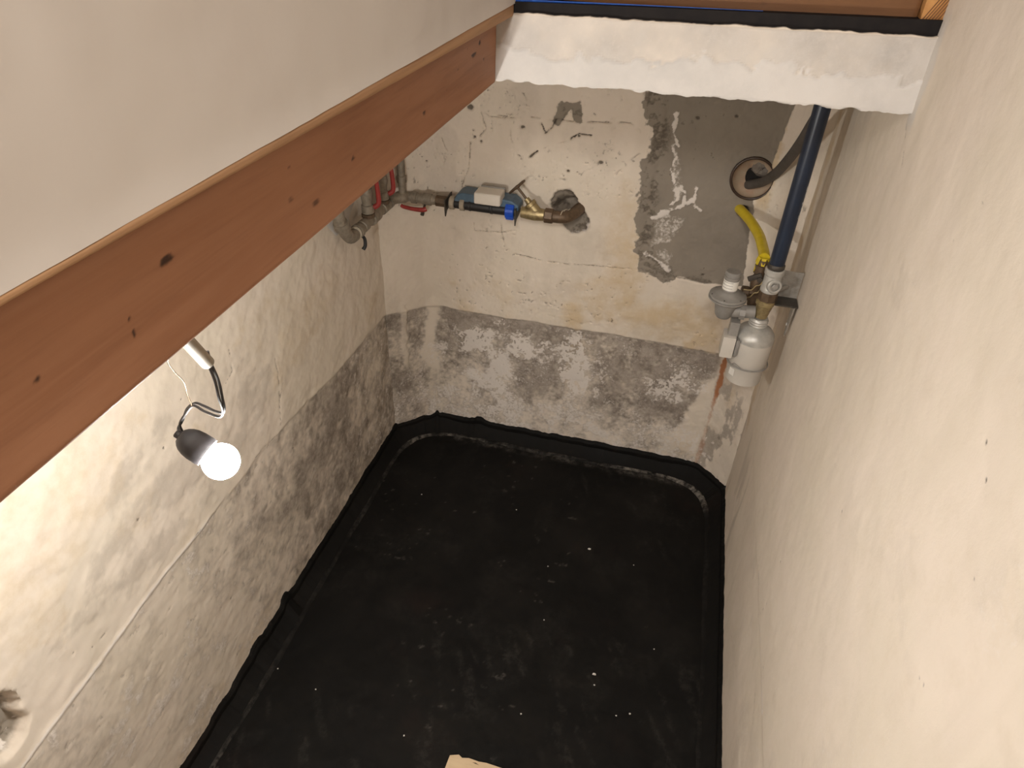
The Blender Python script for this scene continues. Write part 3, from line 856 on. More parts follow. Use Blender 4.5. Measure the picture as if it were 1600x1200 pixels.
kn = []
for px, py, ra, rb, st in ((262, 406, 0.016, 0.007, 0.9), (204, 497, 0.005, 0.006, 0.9), (209, 522, 0.005, 0.006, 0.9), (58, 593, 0.005, 0.006, 0.95), (750, 67, 0.012, 0.008, 0.95),
                           (740, 86, 0.03, 0.007, 0.9), (756, 92, 0.008, 0.006, 0.8), (731, 76, 0.007, 0.005, 0.6), (663, 176, 0.012, 0.006, 0.8), (552, 248, 0.010, 0.006, 0.8), (455, 312, 0.018, 0.006, 0.6),
                           (495, 316, 0.020, 0.008, 0.7), (452, 260, 0.006, 0.005, 0.7), (640, 155, 0.006, 0.004, 0.6), (700, 130, 0.006, 0.004, 0.7), (716, 108, 0.010, 0.004, 0.6), (698, 140, 0.006, 0.004, 0.5), (530, 240, 0.005, 0.004, 0.4)):
    y_, z_ = bp(px, py); kn.append((y_, z_, ra, rb, st))
wood_block('beam_body', (XBEAM - 0.075, YF + 0.02, 2.145), (XBEAM, YLIN - 0.002, 2.304), 'beam', kn, 0, beam, 0.005)
eb = wood_block('edge_board', (XBEAM - 0.07, YF + 0.02, 2.304), (-0.475, YLIN + 0.008, 2.331), 'edge', [(0.42, 2.331, 0.10, 0.006, 0.7), (0.75, 2.331, 0.2, 0.004, 0.5), (1.2, 2.331, 0.3, 0.003, 0.5)], 0, beam, 0.005, 0.002)  # dark marks on the top edge paint in the shadow and dirt line
_n = len(eb.data.vertices); _c = np.empty(_n * 3, np.float32); eb.data.vertices.foreach_get('co', _c); _c = _c.reshape(-1, 3)
_lo = 2.304 + 0.019 * np.clip((YLIN - _c[:, 1]) / 1.5, 0, 1)
_c[:, 2] = _lo + (_c[:, 2] - 2.304) / 0.027 * (2.331 - _lo)
eb.data.vertices.foreach_set('co', _c.ravel()); eb.data.update()
# white partition that stands on the edge board
u = spaced((YF + 0.02, 0.2, 0.05), (0.2, YLIN + 0.02, 0.012)); v = spaced((2.331, 2.75, 0.012), (2.75, ZTOP, 0.06)); U, V = np.meshgrid(u, v, indexing='ij')
dep = (fbm(U, V, 3, 4, 701) - 0.5) * 0.010 + (fbm(U, V, 30, 3, 702) - 0.5) * 0.001 + 0.003 * sst(2.35, 2.332, V)
grid_mesh('wall_partition', np.stack([-0.477 + dep, U, V], -1), 'paintwall', np.array([-0.085, 0, 0]), None, 'structure')


# ================================================================== hanging bulb
def dp(px, py, zc):
    d = ROT @ np.array([(px - 800.0) / F_PX, (py - 600.0) / F_PX, 1.0])
    return Vector(CAM + d * zc)


ZB = 1.1936
ax = Vector(ROT @ np.array([30.0, 22.0, 8.0])).normalized()
bc = dp(345, 721, ZB)                                   # centre of the glass
hold = bc - ax * 0.076
lamp = thing('hanging_bulb', tuple(hold), 'lit bare bulb in a black holder hanging on a bent cable by the left wall', 'light bulb')
prof = [(0.0, 0.0135)]
for k in range(1, 7):
    a = k / 6 * math.pi / 2; prof.append((0.004 + 0.014 * k / 6 * 0.6, 0.0135 + 0.0065 * math.sin(a)))
neck0 = 0.042
obj('bulb_glass', [lathe(hold, ax, [(neck0, 0.0125), (neck0 + 0.006, 0.0145)] +
                         [(0.076 + 0.0315 * -math.cos(a), 0.0315 * math.sin(a)) for a in np.linspace(0.62, math.pi - 0.05, 18)], 28)], 'bulb', lamp, 60,
    label='glowing white bulb')
obj('bulb_holder', [lathe(hold, ax, [(-0.004, 0.006), (-0.003, 0.012), (0.002, 0.0175), (0.008, 0.0215), (0.016, 0.0245), (0.028, 0.0262), (0.044, 0.0265), (0.050, 0.0255), (0.050, 0.0205), (0.044, 0.0190)], 28)],
    'cap_black', lamp, 50, label='dark rounded lamp holder')
nk = obj('cord_grip', [lathe(hold, ax, [(-0.012, 0.0055), (-0.010, 0.0075), (-0.003, 0.0075), (-0.002, 0.009)], 16)], 'cap_black', lamp)
hs = hold - ax * 0.010
ZCO = 1.05
cend = dp(325, 568, ZCO)
s1 = [cend + Vector((0, 0, 0.02)), cend] + [dp(*p) for p in ((336, 596, 1.07), (342, 622, 1.09), (348, 641, 1.11), (343, 651, 1.125), (320, 643, 1.135), (302, 634, 1.145), (289, 648, 1.16), (281, 663, 1.175), (285, 676, 1.185))] + [hs]
off = dp(329, 566, ZCO) - cend
s2 = [cend + off + Vector((0, 0, 0.02)), cend + off] + [dp(*p) for p in ((341, 594, 1.076), (347, 620, 1.096), (350, 643, 1.118), (338, 643, 1.132), (318, 634, 1.143), (305, 630, 1.152), (293, 638, 1.165), (286, 655, 1.18), (279, 668, 1.188))] + [hs + Vector((0.002, 0.003, 0))]
obj('cable_strand', [tube(s1, 0.0023, 8, 8)], 'cable', lamp)
obj('cable_strand', [tube(s2, 0.0023, 8, 8)], 'cable', lamp)
c_up = dp(285, 525, 0.99); cdir = (c_up - cend).normalized()
obj('conduit_tube', [lathe(cend, cdir, [(0.0, 0.0078), (0.0, 0.0102), (0.001, 0.0106), ((ZC - 0.002 - cend.z) / cdir.z - 0.006, 0.0106)], 20)], 'conduit', lamp, 50, label='cream conduit tube from the ceiling')
w = [dp(262, 553, 1.06), dp(262, 566, 1.07), dp(273, 582, 1.09), dp(287, 597, 1.11), dp(292, 615, 1.13), dp(300, 634, 1.144)]
w = [Vector((w[0].x, w[0].y - 0.01, ZC - 0.002)), Vector((w[0].x, w[0].y - 0.002, w[0].z + 0.07))] + w
obj('thin_wire', [tube(w, 0.0013, 6, 8)], 'wire_brown', lamp, label='thin brown wire')

# ================================================================== water line on the back wall
WY = 2.80


def wp(px, py, y=WY): return Vector(at(px, py, 1, y))


ax_w = (wp(615, 305) - wp(872, 338)); ax_w.z = 0; ax_w = Vector((-1, 0, 0))
WZ = 1.400


def wx(px): return float(at(px, 322, 1, WY)[0])


def W(px, z=WZ, y=WY): return Vector((wx(px), y, z))


sv = thing('stop_valve', (wx(840), WY, WZ - 0.03), 'tarnished brass angled stop valve with handwheel beside the broken wall hole', 'valve')
obj('inlet_pipe', [tube([(wx(905) - 0.01, 2.90, WZ + 0.01), (wx(895), 2.845, WZ + 0.006), (wx(886), 2.812, WZ), (wx(874), WY, WZ), (wx(864), WY, WZ)], 0.0265, 18, 6)], 'brown_metal', sv)
for k, px in enumerate((880, 884, 889, 893)):
    obj('hemp_thread', [torus((wx(px), 2.806 + 0.012 * k, WZ + 0.002), (1, -0.25 - 0.1 * k, 0.15 * (k % 2)), 0.0272, 0.0018, 20, 6)], 'hemp', sv)
obj('union_nut', [cyl(W(866), W(852), 0.034, 8, bev=0.004)], 'brown_metal', sv, 30)
vb = obj('valve_body', [lathe(W(854), (-1, 0, 0), [(0, 0.024), (0.02, 0.027), (0.05, 0.030), (0.085, 0.027), (0.11, 0.024)], 20)], 'brass', sv)
sd_ = Vector((-0.70, 0.07, 0.725)).normalized(); sb = W(842)
obj('valve_bonnet', [lathe(sb, sd_, [(0.0, 0.024), (0.045, 0.023), (0.047, 0.027), (0.062, 0.027), (0.064, 0.014), (0.085, 0.012)], 18)], 'brass', sv)
obj('valve_stem', [cyl(sb + sd_ * 0.08, sb + sd_ * 0.155, 0.0055, 10)], 'brown_metal', sv)
hw = obj('handwheel', [torus(sb + sd_ * 0.148, sd_, 0.040, 0.0048, 32, 8), lathe(sb + sd_ * 0.140, sd_, [(0, 0.011), (0.014, 0.011)], 14)], 'brown_metal', sv)
_, ha, hb = frame(sd_)
for k in range(4):
    a = k * math.pi / 2 + 0.4; dd = ha * math.cos(a) + hb * math.sin(a); c0 = sb + sd_ * 0.148
    obj('spoke', [cyl(c0 + dd * 0.009, c0 + dd * 0.038, 0.0035, 8)], 'brown_metal', hw)

wm = thing('water_meter', (wx(755), WY, WZ - 0.03), 'blue grey water meter with white box and black pipe on the back wall', 'water meter')
plate = [(wx(809), WY - 0.036, WZ + 0.020), (wx(809), WY + 0.06, WZ + 0.026), (wx(809), WY + 0.06, WZ - 0.02), (wx(809), WY - 0.01, WZ - 0.034), (wx(809), WY - 0.030, WZ - 0.056), (wx(809), WY - 0.036, WZ - 0.02)]
obj('end_plate', [prism(plate, (-1, 0, 0), 0.005)], 'dark_metal', wm, 20)
obj('end_plate', [prism([(wx(700), y, z_) for _, y, z_ in plate], (-1, 0, 0), 0.005)], 'dark_metal', wm, 20)
obj('measuring_pipe', [lathe(W(806), (-1, 0, 0), [(0, 0.024), (0.10, 0.0245), (0.102, 0.027), (0.112, 0.027), (0.114, 0.0245), (0.20, 0.0245), (0.202, 0.0265), (0.21, 0.0265), (0.212, 0.0245), (wx(806) - wx(702), 0.021)], 20)], 'black_plastic', wm,
    label='black measuring pipe')
bn = obj('blue_nut', [lathe(W(805), (-1, 0, 0), [(0, 0.034), (0.003, 0.037), (0.036, 0.037), (0.039, 0.034)], 24)], 'blue', wm, label='bright blue ring nut')
for k in range(12):
    a = 2 * math.pi * k / 12
    obj('grip_rib', [box((wx(805) - 0.0195, WY + 0.037 * math.cos(a), WZ + 0.037 * math.sin(a)), (0.034, 0.005, 0.005))], 'blue', bn, 0)
for px in (727, 711):
    obj('clip', [lathe(W(px), (-1, 0, 0), [(0, 0.026), (0.002, 0.0295), (0.020, 0.0295), (0.022, 0.026)], 18)], 'beige_clip', wm)
x0, x1 = wx(711), wx(811)
ho = [(x0 + 0.0, WZ + 0.020), (x0 + 0.012, WZ + 0.046), (x0 + 0.034, WZ + 0.056), (x1 - 0.03, WZ + 0.050), (x1, WZ + 0.028), (x1, WZ + 0.004), (x0, WZ + 0.004)]
hs_ = obj('meter_housing', [prism([(a, WY + 0.075, b_) for a, b_ in ho], (0, -1, 0), 0.090)], 'steel_blue', wm, 30, label='blue grey housing')
bv = hs_.modifiers.new('soft_edges', 'BEVEL'); bv.width = 0.006; bv.segments = 3
obj('register_box', [box((wx(765) + 0.002, WY - 0.012, WZ + 0.056), (0.118, 0.085, 0.050), None, 0.010, 3)], 'white_plastic', wm, 40, label='white register box')
obj('box_lid_hinge', [box((wx(767), WY + 0.036, WZ + 0.074), (0.110, 0.012, 0.020), None, 0.003)], 'meter_grey', wm)

mf = thing('pipe_manifold', (-1.22, 2.70, WZ - 0.03), 'grey tarnished pipe manifold with red lever valves in the corner behind the beam', 'pipework')
obj('union_nut', [cyl(W(699), W(682), 0.026, 8, bev=0.003)], 'brown_metal', mf, 30)
bvv = obj('ball_valve', [lathe(W(682), (-1, 0, 0), [(0, 0.020), (0.02, 0.022), (0.022, 0.026), (0.06, 0.027), (0.062, 0.022), (0.09, 0.021), (0.092, 0.026), (0.115, 0.026), (0.117, 0.020), (wx(682) - wx(618), 0.020)], 18)], 'tarnish', mf)
# lever of the ball valve lies along the pipe, at its lower front
lv = [W(671, WZ - 0.028, WY - 0.040), W(666, WZ - 0.033, WY - 0.046), W(652, WZ - 0.034, WY - 0.048), W(638, WZ - 0.030, WY - 0.048), W(633, WZ - 0.024, WY - 0.048)]
obj('valve_lever', [tube(lv, lambda t: 0.0115 - 0.004 * t, 10, 5)], 'red', mf, label='red lever')
obj('lever_bolt', [cyl(W(666, WZ - 0.016, WY - 0.012), W(666, WZ - 0.050, WY - 0.052), 0.0055, 10), cyl(W(666, WZ - 0.044, WY - 0.046), W(666, WZ - 0.054, WY - 0.056), 0.009, 6)], 'dark_metal', mf)
mx = -1.225
obj('corner_elbow', [tube([(wx(622), WY, WZ), (-1.178, 2.788, WZ), (-1.208, 2.764, WZ), (mx, 2.728, WZ), (mx, 2.70, WZ)], 0.0235, 18, 5), lathe((mx, 2.722, WZ), (0, -1, 0), [(0, 0.028), (0.022, 0.028)], 18)], 'tarnish', mf)
obj('header_pipe', [lathe((mx, 2.715, WZ), (0, -1, 0), [(0, 0.021), (0.03, 0.021), (0.032, 0.027), (0.085, 0.027), (0.087, 0.022), (0.135, 0.022), (0.137, 0.029), (0.20, 0.029), (0.202, 0.022), (0.25, 0.022), (0.252, 0.026), (0.285, 0.026), (0.287, 0.021), (0.34, 0.021)], 18)], 'tarnish', mf)
obj('end_elbow', [tube([(mx, 2.40, WZ), (mx, 2.36, WZ - 0.004), (mx, 2.318, WZ + 0.004), (mx - 0.004, 2.285, WZ + 0.045), (mx - 0.006, 2.265, WZ + 0.085), (mx - 0.008, 2.255, WZ + 0.16), (mx - 0.008, 2.25, WZ + 0.40), (mx - 0.008, 2.25, ZC - 0.005)], 0.0245, 18, 6),
                  lathe((mx, 2.405, WZ), (0, -1, 0), [(0, 0.03), (0.022, 0.03)], 10), lathe((mx - 0.005, 2.276, WZ + 0.06), (0, -0.35, 0.94), [(0, 0.031), (0.03, 0.031)], 10)], 'tarnish', mf)
for k in range(3):
    obj('hemp_thread', [torus((mx, 2.372 - 0.006 * k, WZ - 0.001), (0.1 * k, -1, 0.12), 0.0255, 0.0014, 20, 6)], 'hemp', mf)
obj('drain_lever', [tube([(mx + 0.014, 2.395, WZ - 0.018), (mx + 0.030, 2.385, WZ - 0.028), (mx + 0.036, 2.372, WZ - 0.050), (mx + 0.030, 2.362, WZ - 0.064)], lambda t: 0.0062 + 0.002 * t, 10, 5)], 'black_plastic', mf, label='small black drain lever')


def riser(y, red=True):
    r = obj('riser_valve', [lathe((mx, y, WZ + 0.015), (0, 0, 1), [(0, 0.019), (0.02, 0.019), (0.022, 0.026), (0.055, 0.0255), (0.057, 0.021), (0.075, 0.022), (0.10, 0.027), (0.125, 0.024), (0.127, 0.018), (ZC - WZ - 0.019, 0.018)], 16)], 'tarnish', mf)
    if red:
        obj('valve_lever', [tube([(mx + 0.026, y + 0.006, WZ + 0.060), (mx + 0.044, y + 0.012, WZ + 0.075), (mx + 0.046, y + 0.014, WZ + 0.110), (mx + 0.043, y + 0.012, WZ + 0.165), (mx + 0.042, y + 0.010, WZ + 0.185)],
                                 lambda t: 0.011 - 0.002 * t, 10, 5)], 'red', r, label='red lever')
        obj('lever_bolt', [cyl((mx + 0.015, y + 0.003, WZ + 0.062), (mx + 0.046, y + 0.010, WZ + 0.070), 0.007, 10)], 'dark_metal', r)
    obj('collar', [lathe((mx, y, WZ + 0.018), (0, 0, 1), [(0, 0.028), (0.016, 0.028)], 10)], 'brown_metal', r, 30)


riser(2.500); riser(2.655)
obj('back_riser', [lathe((-1.188, 2.786, WZ + 0.018), (0, 0, 1), [(0, 0.017), (0.05, 0.017), (0.052, 0.022), (0.08, 0.022), (0.082, 0.017), (ZC - WZ - 0.024, 0.017)], 14)], 'tarnish', mf)
v_, f_ = lathe((XL + 0.001, 2.38, WZ + 0.07), (1, 0, 0), [(0, 0.115), (0.006, 0.105), (0.012, 0.07), (0.014, 0.02)], 22)
v_ = [(a, b_ + (b_ - 2.38) * (0.35 * math.sin(7 * b_ * 9 + c * 31)), c + (c - WZ - 0.07) * 0.3 * math.sin(c * 60 + b_ * 23)) for a, b_, c in v_]
obj('wall_plaster_pad', [(v_, f_)], 'paintwall', mf)

# ================================================================== gas service on the right
GX, GY = 0.386, 2.38


def gp(px, py, y=GY): return Vector(at(px, py, 1, y))


pipe = thing('gas_pipe', (GX, GY, 1.51), 'navy blue painted gas pipe standing vertical beside the right wall', 'pipe')
obj('pipe_body', [cyl((GX, GY, 1.512), (GX, GY, ZC - 0.003), 0.0262, 28)], 'blue_pipe', pipe)
obj('end_collar', [lathe((GX, GY, 1.500), (0, 0, 1), [(0, 0.0285), (0.004, 0.030), (0.014, 0.030), (0.018, 0.0275)], 24)], 'dark_metal', pipe)
fl = []
for k in range(7):
    z_ = 1.70 + 0.016 * k + random.uniform(-.004, .004); a = -0.35 + random.uniform(-.15, .15)
    c = Vector((GX + 0.0263 * math.cos(a), GY + 0.0263 * math.sin(a), z_)); s_ = random.uniform(0.004, 0.010)
    obj('flaked_spot', [box(c, (0.0016, 0.006, s_ * 1.6), Matrix.Rotation(a, 3, 'Z'))], 'silver', pipe, 0)

tee = thing('pipe_coupling', (GX, GY, 1.37), 'silver grey tee coupling with screw plug under the blue gas pipe', 'coupling')
obj('coupling_body', [lathe((GX, GY, 1.408), (0, 0, 1), [(0, 0.030), (0.003, 0.033), (0.020, 0.033), (0.024, 0.0305), (0.066, 0.0305), (0.070, 0.034), (0.088, 0.034), (0.091, 0.031)], 28)], 'silver', tee)
pd = Vector((0.25, -0.94, 0.12)).normalized(); pc = Vector((GX, GY, 1.440))
pl = obj('screw_plug', [lathe(pc + pd * 0.022, pd, [(0, 0.026), (0.014, 0.026), (0.017, 0.023), (0.017, 0.017), (0.010, 0.016)], 20)], 'silver', tee)
obj('plug_head', [lathe(pc + pd * 0.028, pd, [(0, 0.012), (0.014, 0.012), (0.016, 0.009)], 6)], 'meter_grey', pl, 20)
obj('lower_nut', [cyl((GX, GY, 1.372), (GX, GY, 1.407), 0.0345, 8, bev=0.004)], 'brown_metal', tee, 30)
obj('brass_bend', [tube([(GX, GY, 1.376), (GX - 0.001, GY, 1.350), (GX - 0.004, GY, 1.325), (GX - 0.006, GY, 1.302)], lambda t: 0.031 - 0.006 * t, 20, 6),
                   lathe((GX - 0.002, GY, 1.352), (0, 0, 1), [(0, 0.030), (0.004, 0.034), (0.014, 0.034), (0.018, 0.030)], 20)], 'brass', tee)

MX, MY = 0.380, 2.38
gm = thing('gas_filter', (MX, MY, 1.015), 'off white cylindrical gas canister with wire clamp hanging under the coupling', 'gas canister')
obj('threaded_neck', [lathe((MX, MY, 1.262), (0, 0, 1), [(0, 0.032), (0.006, 0.035), (0.010, 0.032), (0.016, 0.035), (0.020, 0.032), (0.026, 0.035), (0.030, 0.032), (0.036, 0.031)], 24)], 'silver', gm)
obj('shoulder', [lathe((MX, MY, 1.205), (0, 0, 1), [(0, 0.0735), (0.012, 0.0735), (0.026, 0.070), (0.040, 0.060), (0.050, 0.046), (0.056, 0.034)], 36)], 'silver', gm, label='silver grey shoulder')
obj('canister_body', [lathe((MX, MY, 1.018), (0, 0, 1), [(0, 0.050), (0.0, 0.062), (0.004, 0.066), (0.080, 0.069), (0.084, 0.0715), (0.187, 0.0735)], 40)], 'meter_white', gm)
obj('wire_clamp', [torus((MX, MY, 1.099), (0, 0.03, 1), 0.0765, 0.003, 40, 8), tube([(MX - 0.058, MY - 0.053, 1.099), (MX - 0.054, MY - 0.059, 1.115), (MX - 0.02, MY - 0.078, 1.104)], 0.0022, 8, 5)], 'meter_grey', gm, label='wire clamp ring')
obj('paper_tag', [box((MX - 0.052, MY - 0.0465, 1.070), (0.026, 0.0014, 0.030), Matrix.Rotation(math.radians(-48), 3, 'Z'))], 'paper', gm, 0)
bx_ = gp(1138, 530, 2.34)
cb = obj('side_case', [box((bx_.x + 0.002, 2.345, 1.185), (0.048, 0.070, 0.090), None, 0.006, 2)], 'meter_white', gm, label='white case on its side')
obj('case_neck', [box((bx_.x + 0.010, 2.352, 1.255), (0.034, 0.05, 0.062), None, 0.004, 2)], 'meter_grey', gm)
obj('case_strap', [box((bx_.x + 0.034, 2.340, 1.185), (0.012, 0.05, 0.07), None, 0.003)], 'meter_grey', gm)

rx = gp(1137, 463, 2.36)
RXX, RZ = rx.x, rx.z
rg = thing('pressure_regulator', (RXX, 2.36, RZ - 0.08), 'grey disc shaped pressure regulator with white labelled cap beside the canister', 'regulator')
obj('diaphragm_case', [lathe((RXX, 2.36, RZ - 0.022), (0, 0, 1), [(0, 0.045), (0.008, 0.060), (0.014, 0.068), (0.019, 0.068), (0.020, 0.063), (0.024, 0.063), (0.025, 0.067), (0.030, 0.066), (0.036, 0.050), (0.040, 0.042), (0.046, 0.036), (0.050, 0.029)], 40)], 'meter_grey', rg)
for k in range(6):
    a = 2 * math.pi * k / 6 + 0.3
    obj('case_screw', [lathe((RXX + 0.0585 * math.cos(a), 2.36 + 0.0585 * math.sin(a), RZ + 0.006), (0, 0, 1), [(0, 0.004), (0.004, 0.004), (0.005, 0.003)], 6)], 'dark_metal', rg)
obj('lower_body', [lathe((RXX, 2.36, RZ - 0.085), (0, 0, 1), [(0, 0.024), (0.012, 0.032), (0.045, 0.038), (0.064, 0.046)], 28)], 'meter_grey', rg)
cp = obj('adjuster_cap', [lathe((RXX, 2.36, RZ + 0.026), (0, 0, 1), [(0, 0.0265), (0.050, 0.0265), (0.052, 0.0285), (0.057, 0.0285), (0.058, 0.0255), (0.061, 0.0255), (0.063, 0.028), (0.073, 0.028), (0.076, 0.025)], 28)], 'meter_grey', rg)
obj('cap_label', [lathe((RXX, 2.36, RZ + 0.034), (0, 0, 1), [(0, 0.0266), (0.0, 0.0274), (0.036, 0.0274), (0.036, 0.0266)], 28, False)], 'paper', cp, label='white printed label band')
for k in range(3):
    a0 = math.radians(200); pts = [(RXX + 0.0278 * math.cos(a0 + math.radians(14 * j)), 2.36 + 0.0278 * math.sin(a0 + math.radians(14 * j)), RZ + 0.044 + 0.011 * k) for j in range(7)]
    obj('print_line', [tube(pts, 0.0007, 5, 2)], 'ink', cp)
obj('outlet_arm', [cyl((RXX + 0.01, 2.365, RZ - 0.062), (GX - 0.030, 2.375, RZ - 0.055), 0.024, 18), lathe((RXX + 0.055, 2.367, RZ - 0.060), (1, 0, 0), [(0, 0.028), (0.02, 0.028)], 8)], 'meter_grey', rg)

CE = gp(1194, 404, 2.425)
VX, VY = CE.x, CE.y
cv = thing('gas_cock', (VX, VY, 1.33), 'dark brown gas cock with brass wires between yellow sleeve and regulator', 'valve')
obj('cock_body', [lathe((VX, VY, 1.32), (0, 0, 1), [(0, 0.018), (0.02, 0.020), (0.022, 0.027), (0.05, 0.027), (0.052, 0.020), (0.075, 0.024), (0.095, 0.028), (0.115, 0.024), (0.13, 0.019), (0.132, 0.025), (0.165, 0.025), (0.167, 0.019), (0.185, 0.018), (CE.z - 1.325, 0.016)], 12)], 'brown_metal', cv, 30)
obj('cock_handle', [box((VX - 0.018, VY - 0.026, 1.445), (0.050, 0.010, 0.018), Matrix.Rotation(math.radians(-30), 3, 'Y'), 0.003), cyl((VX, VY - 0.015, 1.44), (VX, VY - 0.036, 1.44), 0.010, 10)], 'dark_metal', cv, 30)
obj('side_union', [lathe((VX - 0.050, VY - 0.01, 1.375), (1, 0.1, 0), [(0, 0.016), (0.004, 0.021), (0.024, 0.021), (0.028, 0.016), (0.05, 0.015)], 8)], 'brown_metal', cv, 30)
for dz in (0, 0.03):
    obj('brass_wire', [tube([(VX - 0.045, VY - 0.030, 1.392 - dz), (VX - 0.020, VY - 0.038, 1.398 - dz), (VX - 0.008, VY - 0.040, 1.418 - dz), (VX + 0.004, VY - 0.042, 1.424 - dz), (VX + 0.012, VY - 0.040, 1.440 - dz)], 0.0022, 6, 5)], 'brass', cv)

ys = thing('gas_sleeve', tuple(gp(1157, 329, YB)), 'bright yellow curved gas sleeve coming out of the grey cement patch', 'hose')
yp = [gp(1152, 323, 2.93), gp(1160, 331, 2.86), gp(1173, 346, 2.77), gp(1186, 368, 2.64), gp(1192, 388, 2.52), gp(1194, 399, 2.45), Vector((VX, VY + 0.004, CE.z))]
obj('sleeve_tube', [tube(yp, 0.0195, 20, 8)], 'yellow', ys)
for k in range(6):
    a = 2 * math.pi * k / 6 + 0.5; c = Vector((VX + 0.0195 * math.cos(a), VY + 0.006 + 0.0195 * math.sin(a), CE.z + 0.004))
    L = (0.020, 0.062, 0.030, 0.055, 0.045, 0.022)[k]
    o2 = Vector((math.cos(a), math.sin(a), 0)); tg = Vector((-math.sin(a), math.cos(a), 0))
    q = [c - tg * 0.009, c + tg * 0.009, c + tg * 0.005 + o2 * 0.006 - Vector((0, 0, L * 0.6)), c + o2 * 0.010 - Vector((0, 0, L)), c - tg * 0.006 + o2 * 0.005 - Vector((0, 0, L * 0.5))]
    obj('torn_flap', [prism(q, -o2, 0.003)], 'yellow', ys, 20)

gh = thing('grey_hose', tuple(gp(1213, 272, 2.80)), 'dark grey hose leading from the round wall opening up behind the blue pipe', 'hose')
obj('hose_tube', [tube([gp(1168, 289, 2.945), gp(1180, 287, 2.915), gp(1194, 283, 2.875), gp(1213, 270, 2.80), gp(1233, 248, 2.68), gp(1252, 222, 2.56), gp(1268, 196, 2.48), Vector((0.402, 2.455, 2.05)), Vector((0.405, 2.452, ZC - 0.004))], 0.0185, 16, 8)], 'grey_hose', gh)

do = thing('duct_opening', (RC[0], YB, RC[1] - 0.085), 'round wall opening with a dark brown rim in the cement patch', 'wall opening')
obj('rim_ring', [torus((RC[0], YB - 0.004, RC[1]), (0, 1, 0), 0.0835, 0.0058, 48, 10)], 'ring', do, label='dark brown glossy rim')
fun = [(0.0, 0.081), (0.014, 0.078), (0.030, 0.066), (0.044, 0.046), (0.052, 0.036)]
v_, f_ = lathe((RC[0] + 0.002, YB - 0.002, RC[1]), (0, 1, 0), fun, 40, False)
v_ = [(a + 0.008 * math.sin(b_ * 260 + c * 40) * max(0, (b_ - YB) / 0.05), b_ + 0.006 * (random.random() - .5) * (b_ > YB + 0.005), c - 0.12 * max(0, b_ - YB)) for a, b_, c in v_]
obj('clay_lining', [(v_, f_)], 'sleeve', do, 60, label='beige stained lining')
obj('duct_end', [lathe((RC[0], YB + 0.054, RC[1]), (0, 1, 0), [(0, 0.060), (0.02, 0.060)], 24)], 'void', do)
v_, f_ = lathe((RC[0] + 0.030, YB + 0.050, RC[1] + 0.036), (0, -1, 0), [(0, 0.040), (0.010, 0.037), (0.018, 0.028), (0.022, 0.014), (0.023, 0.004)], 16)
v_ = [(a + random.uniform(-.004, .004), b_ + random.uniform(-.003, .003), c + random.uniform(-.004, .004)) for a, b_, c in v_]
obj('mortar_lump', [(v_, f_)], 'mortar', do, 20)

br = thing('wall_bracket', (XR - 0.01, 2.43, 1.33), 'grey steel bracket holding the gas pipework to the right wall', 'bracket')
obj('upright_plate', [box((0.455, 2.452, 1.410), (0.090, 0.004, 0.105), None, 0.001)], 'grey_steel', br, 0)
obj('shelf_plate', [box((0.450, 2.415, 1.356), (0.100, 0.072, 0.005), None, 0.001)], 'dark_metal', br, 0)
obj('wall_flange', [prism([(XR - 0.020, 2.385, 1.353), (XR - 0.020, 2.445, 1.353), (XR - 0.020, 2.432, 1.24), (XR - 0.020, 2.415, 1.215)], (1, 0, 0), 0.005)], 'grey_steel', br, 0)
obj('screw_head', [lathe((XR - 0.020, 2.422, 1.262), (-1, 0, 0), [(0, 0.007), (0.003, 0.006), (0.004, 0.003)], 10)], 'silver', br)
obj('pipe_arm', [cyl((0.41, 2.40, 1.40), (0.455, 2.452, 1.40), 0.009, 10)], 'grey_steel', br)

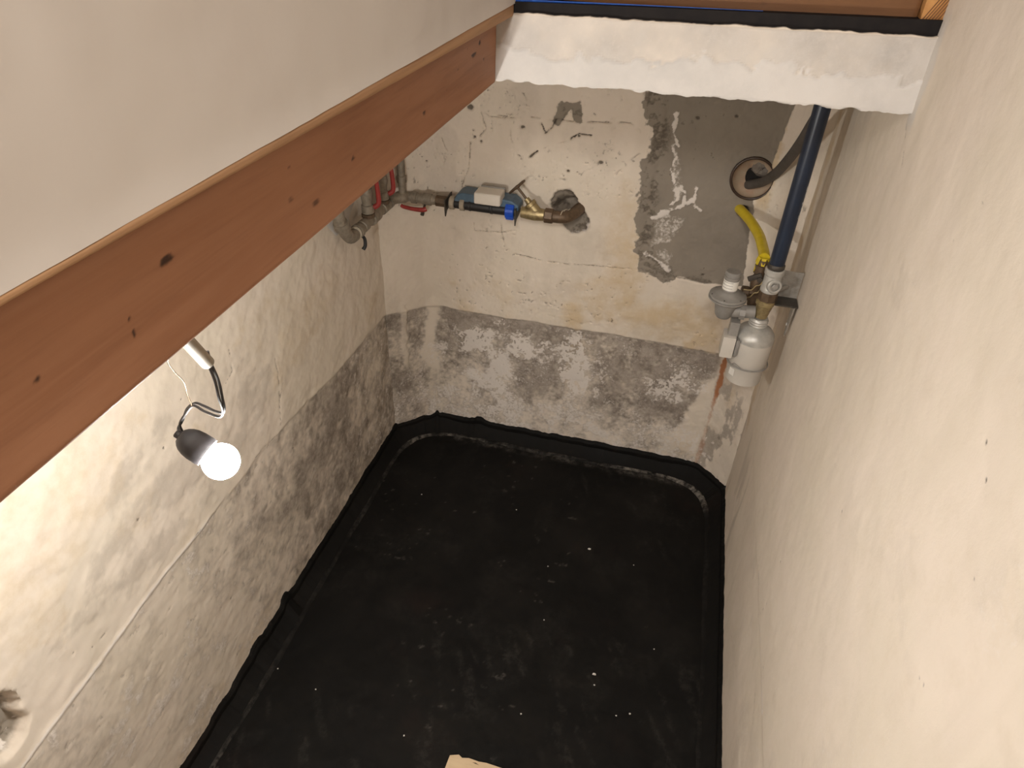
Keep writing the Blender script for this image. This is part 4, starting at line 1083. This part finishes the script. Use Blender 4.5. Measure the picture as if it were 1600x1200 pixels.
# ================================================================== things lying on the floor
bo = thing('board_offcut', (-0.27, 0.92, 0.004), 'raw beige board with a ragged broken edge lying on the black floor', 'board')
q = [at(px, py, 2, 0.022)[:2] for px, py in ((703, 1180), (717, 1179), (722, 1184), (733, 1184.5), (748, 1190), (760, 1192), (784, 1200), (815, 1209))]
outl = [(float(a), float(b_), 0.004) for a, b_ in q] + [(-0.10, 0.72, 0.004), (-0.46, 0.70, 0.004)]
pb = obj('board_panel', [prism(outl, (0, 0, 1), 0.018)], 'ply', bo, 20)
c = at(743, 1193, 2, 0.0222)
obj('split', [prism([(c[0] - 0.012, c[1] + 0.001, 0.0218), (c[0], c[1] + 0.003, 0.0218), (c[0] + 0.014, c[1] - 0.002, 0.0218), (c[0], c[1] - 0.001, 0.0218)], (0, 0, 1), 0.0006)], 'brown_metal', bo, 0)

chips = [(921, 858, 9), (990, 883, 4), (1119, 913, 9), (1117, 957, 4), (929, 1052, 9), (929, 1069, 5), (814, 1115, 4), (984, 1115, 5), (963, 1118, 4), (1022, 1014, 4), (496, 914, 3.5), (434, 1044, 4),
         (493, 1076, 4), (850, 968, 3.5), (856, 885, 4), (659, 773, 3.5), (631, 1149, 4), (807, 797, 3.5)]
for px, py, sz in chips:
    p = at(px, py, 2, 0.004); r = sz / 900.0
    zf = float((fbm(np.array([p[0]]), np.array([p[1]]), 2.2, 5, 401)[0] - 0.5) * 0.020)
    n = random.randint(4, 6); a0 = random.random() * 6
    o_ = [(float(p[0]) + r * random.uniform(0.5, 1.0) * math.cos(a0 + 2 * math.pi * k / n), float(p[1]) + r * random.uniform(0.35, 0.9) * math.sin(a0 + 2 * math.pi * k / n), zf + 0.001) for k in range(n)]
    ch = obj('paint_chip', [prism(o_, (0, 0, 1), 0.0022)], 'chip', None, 0)
    if sz >= 9:
        tag(ch, {921: 'largest white paint chip on the upper middle of the black floor', 1119: 'white paint chip on the black floor close to the right wall', 929: 'white paint chip on the black floor above the beige board'}[px], 'paint chip', 'paint chips on the floor')
    else:
        tag(ch, 'tiny pale paint crumb scattered on the black floor', 'paint chip', 'paint chips on the floor')
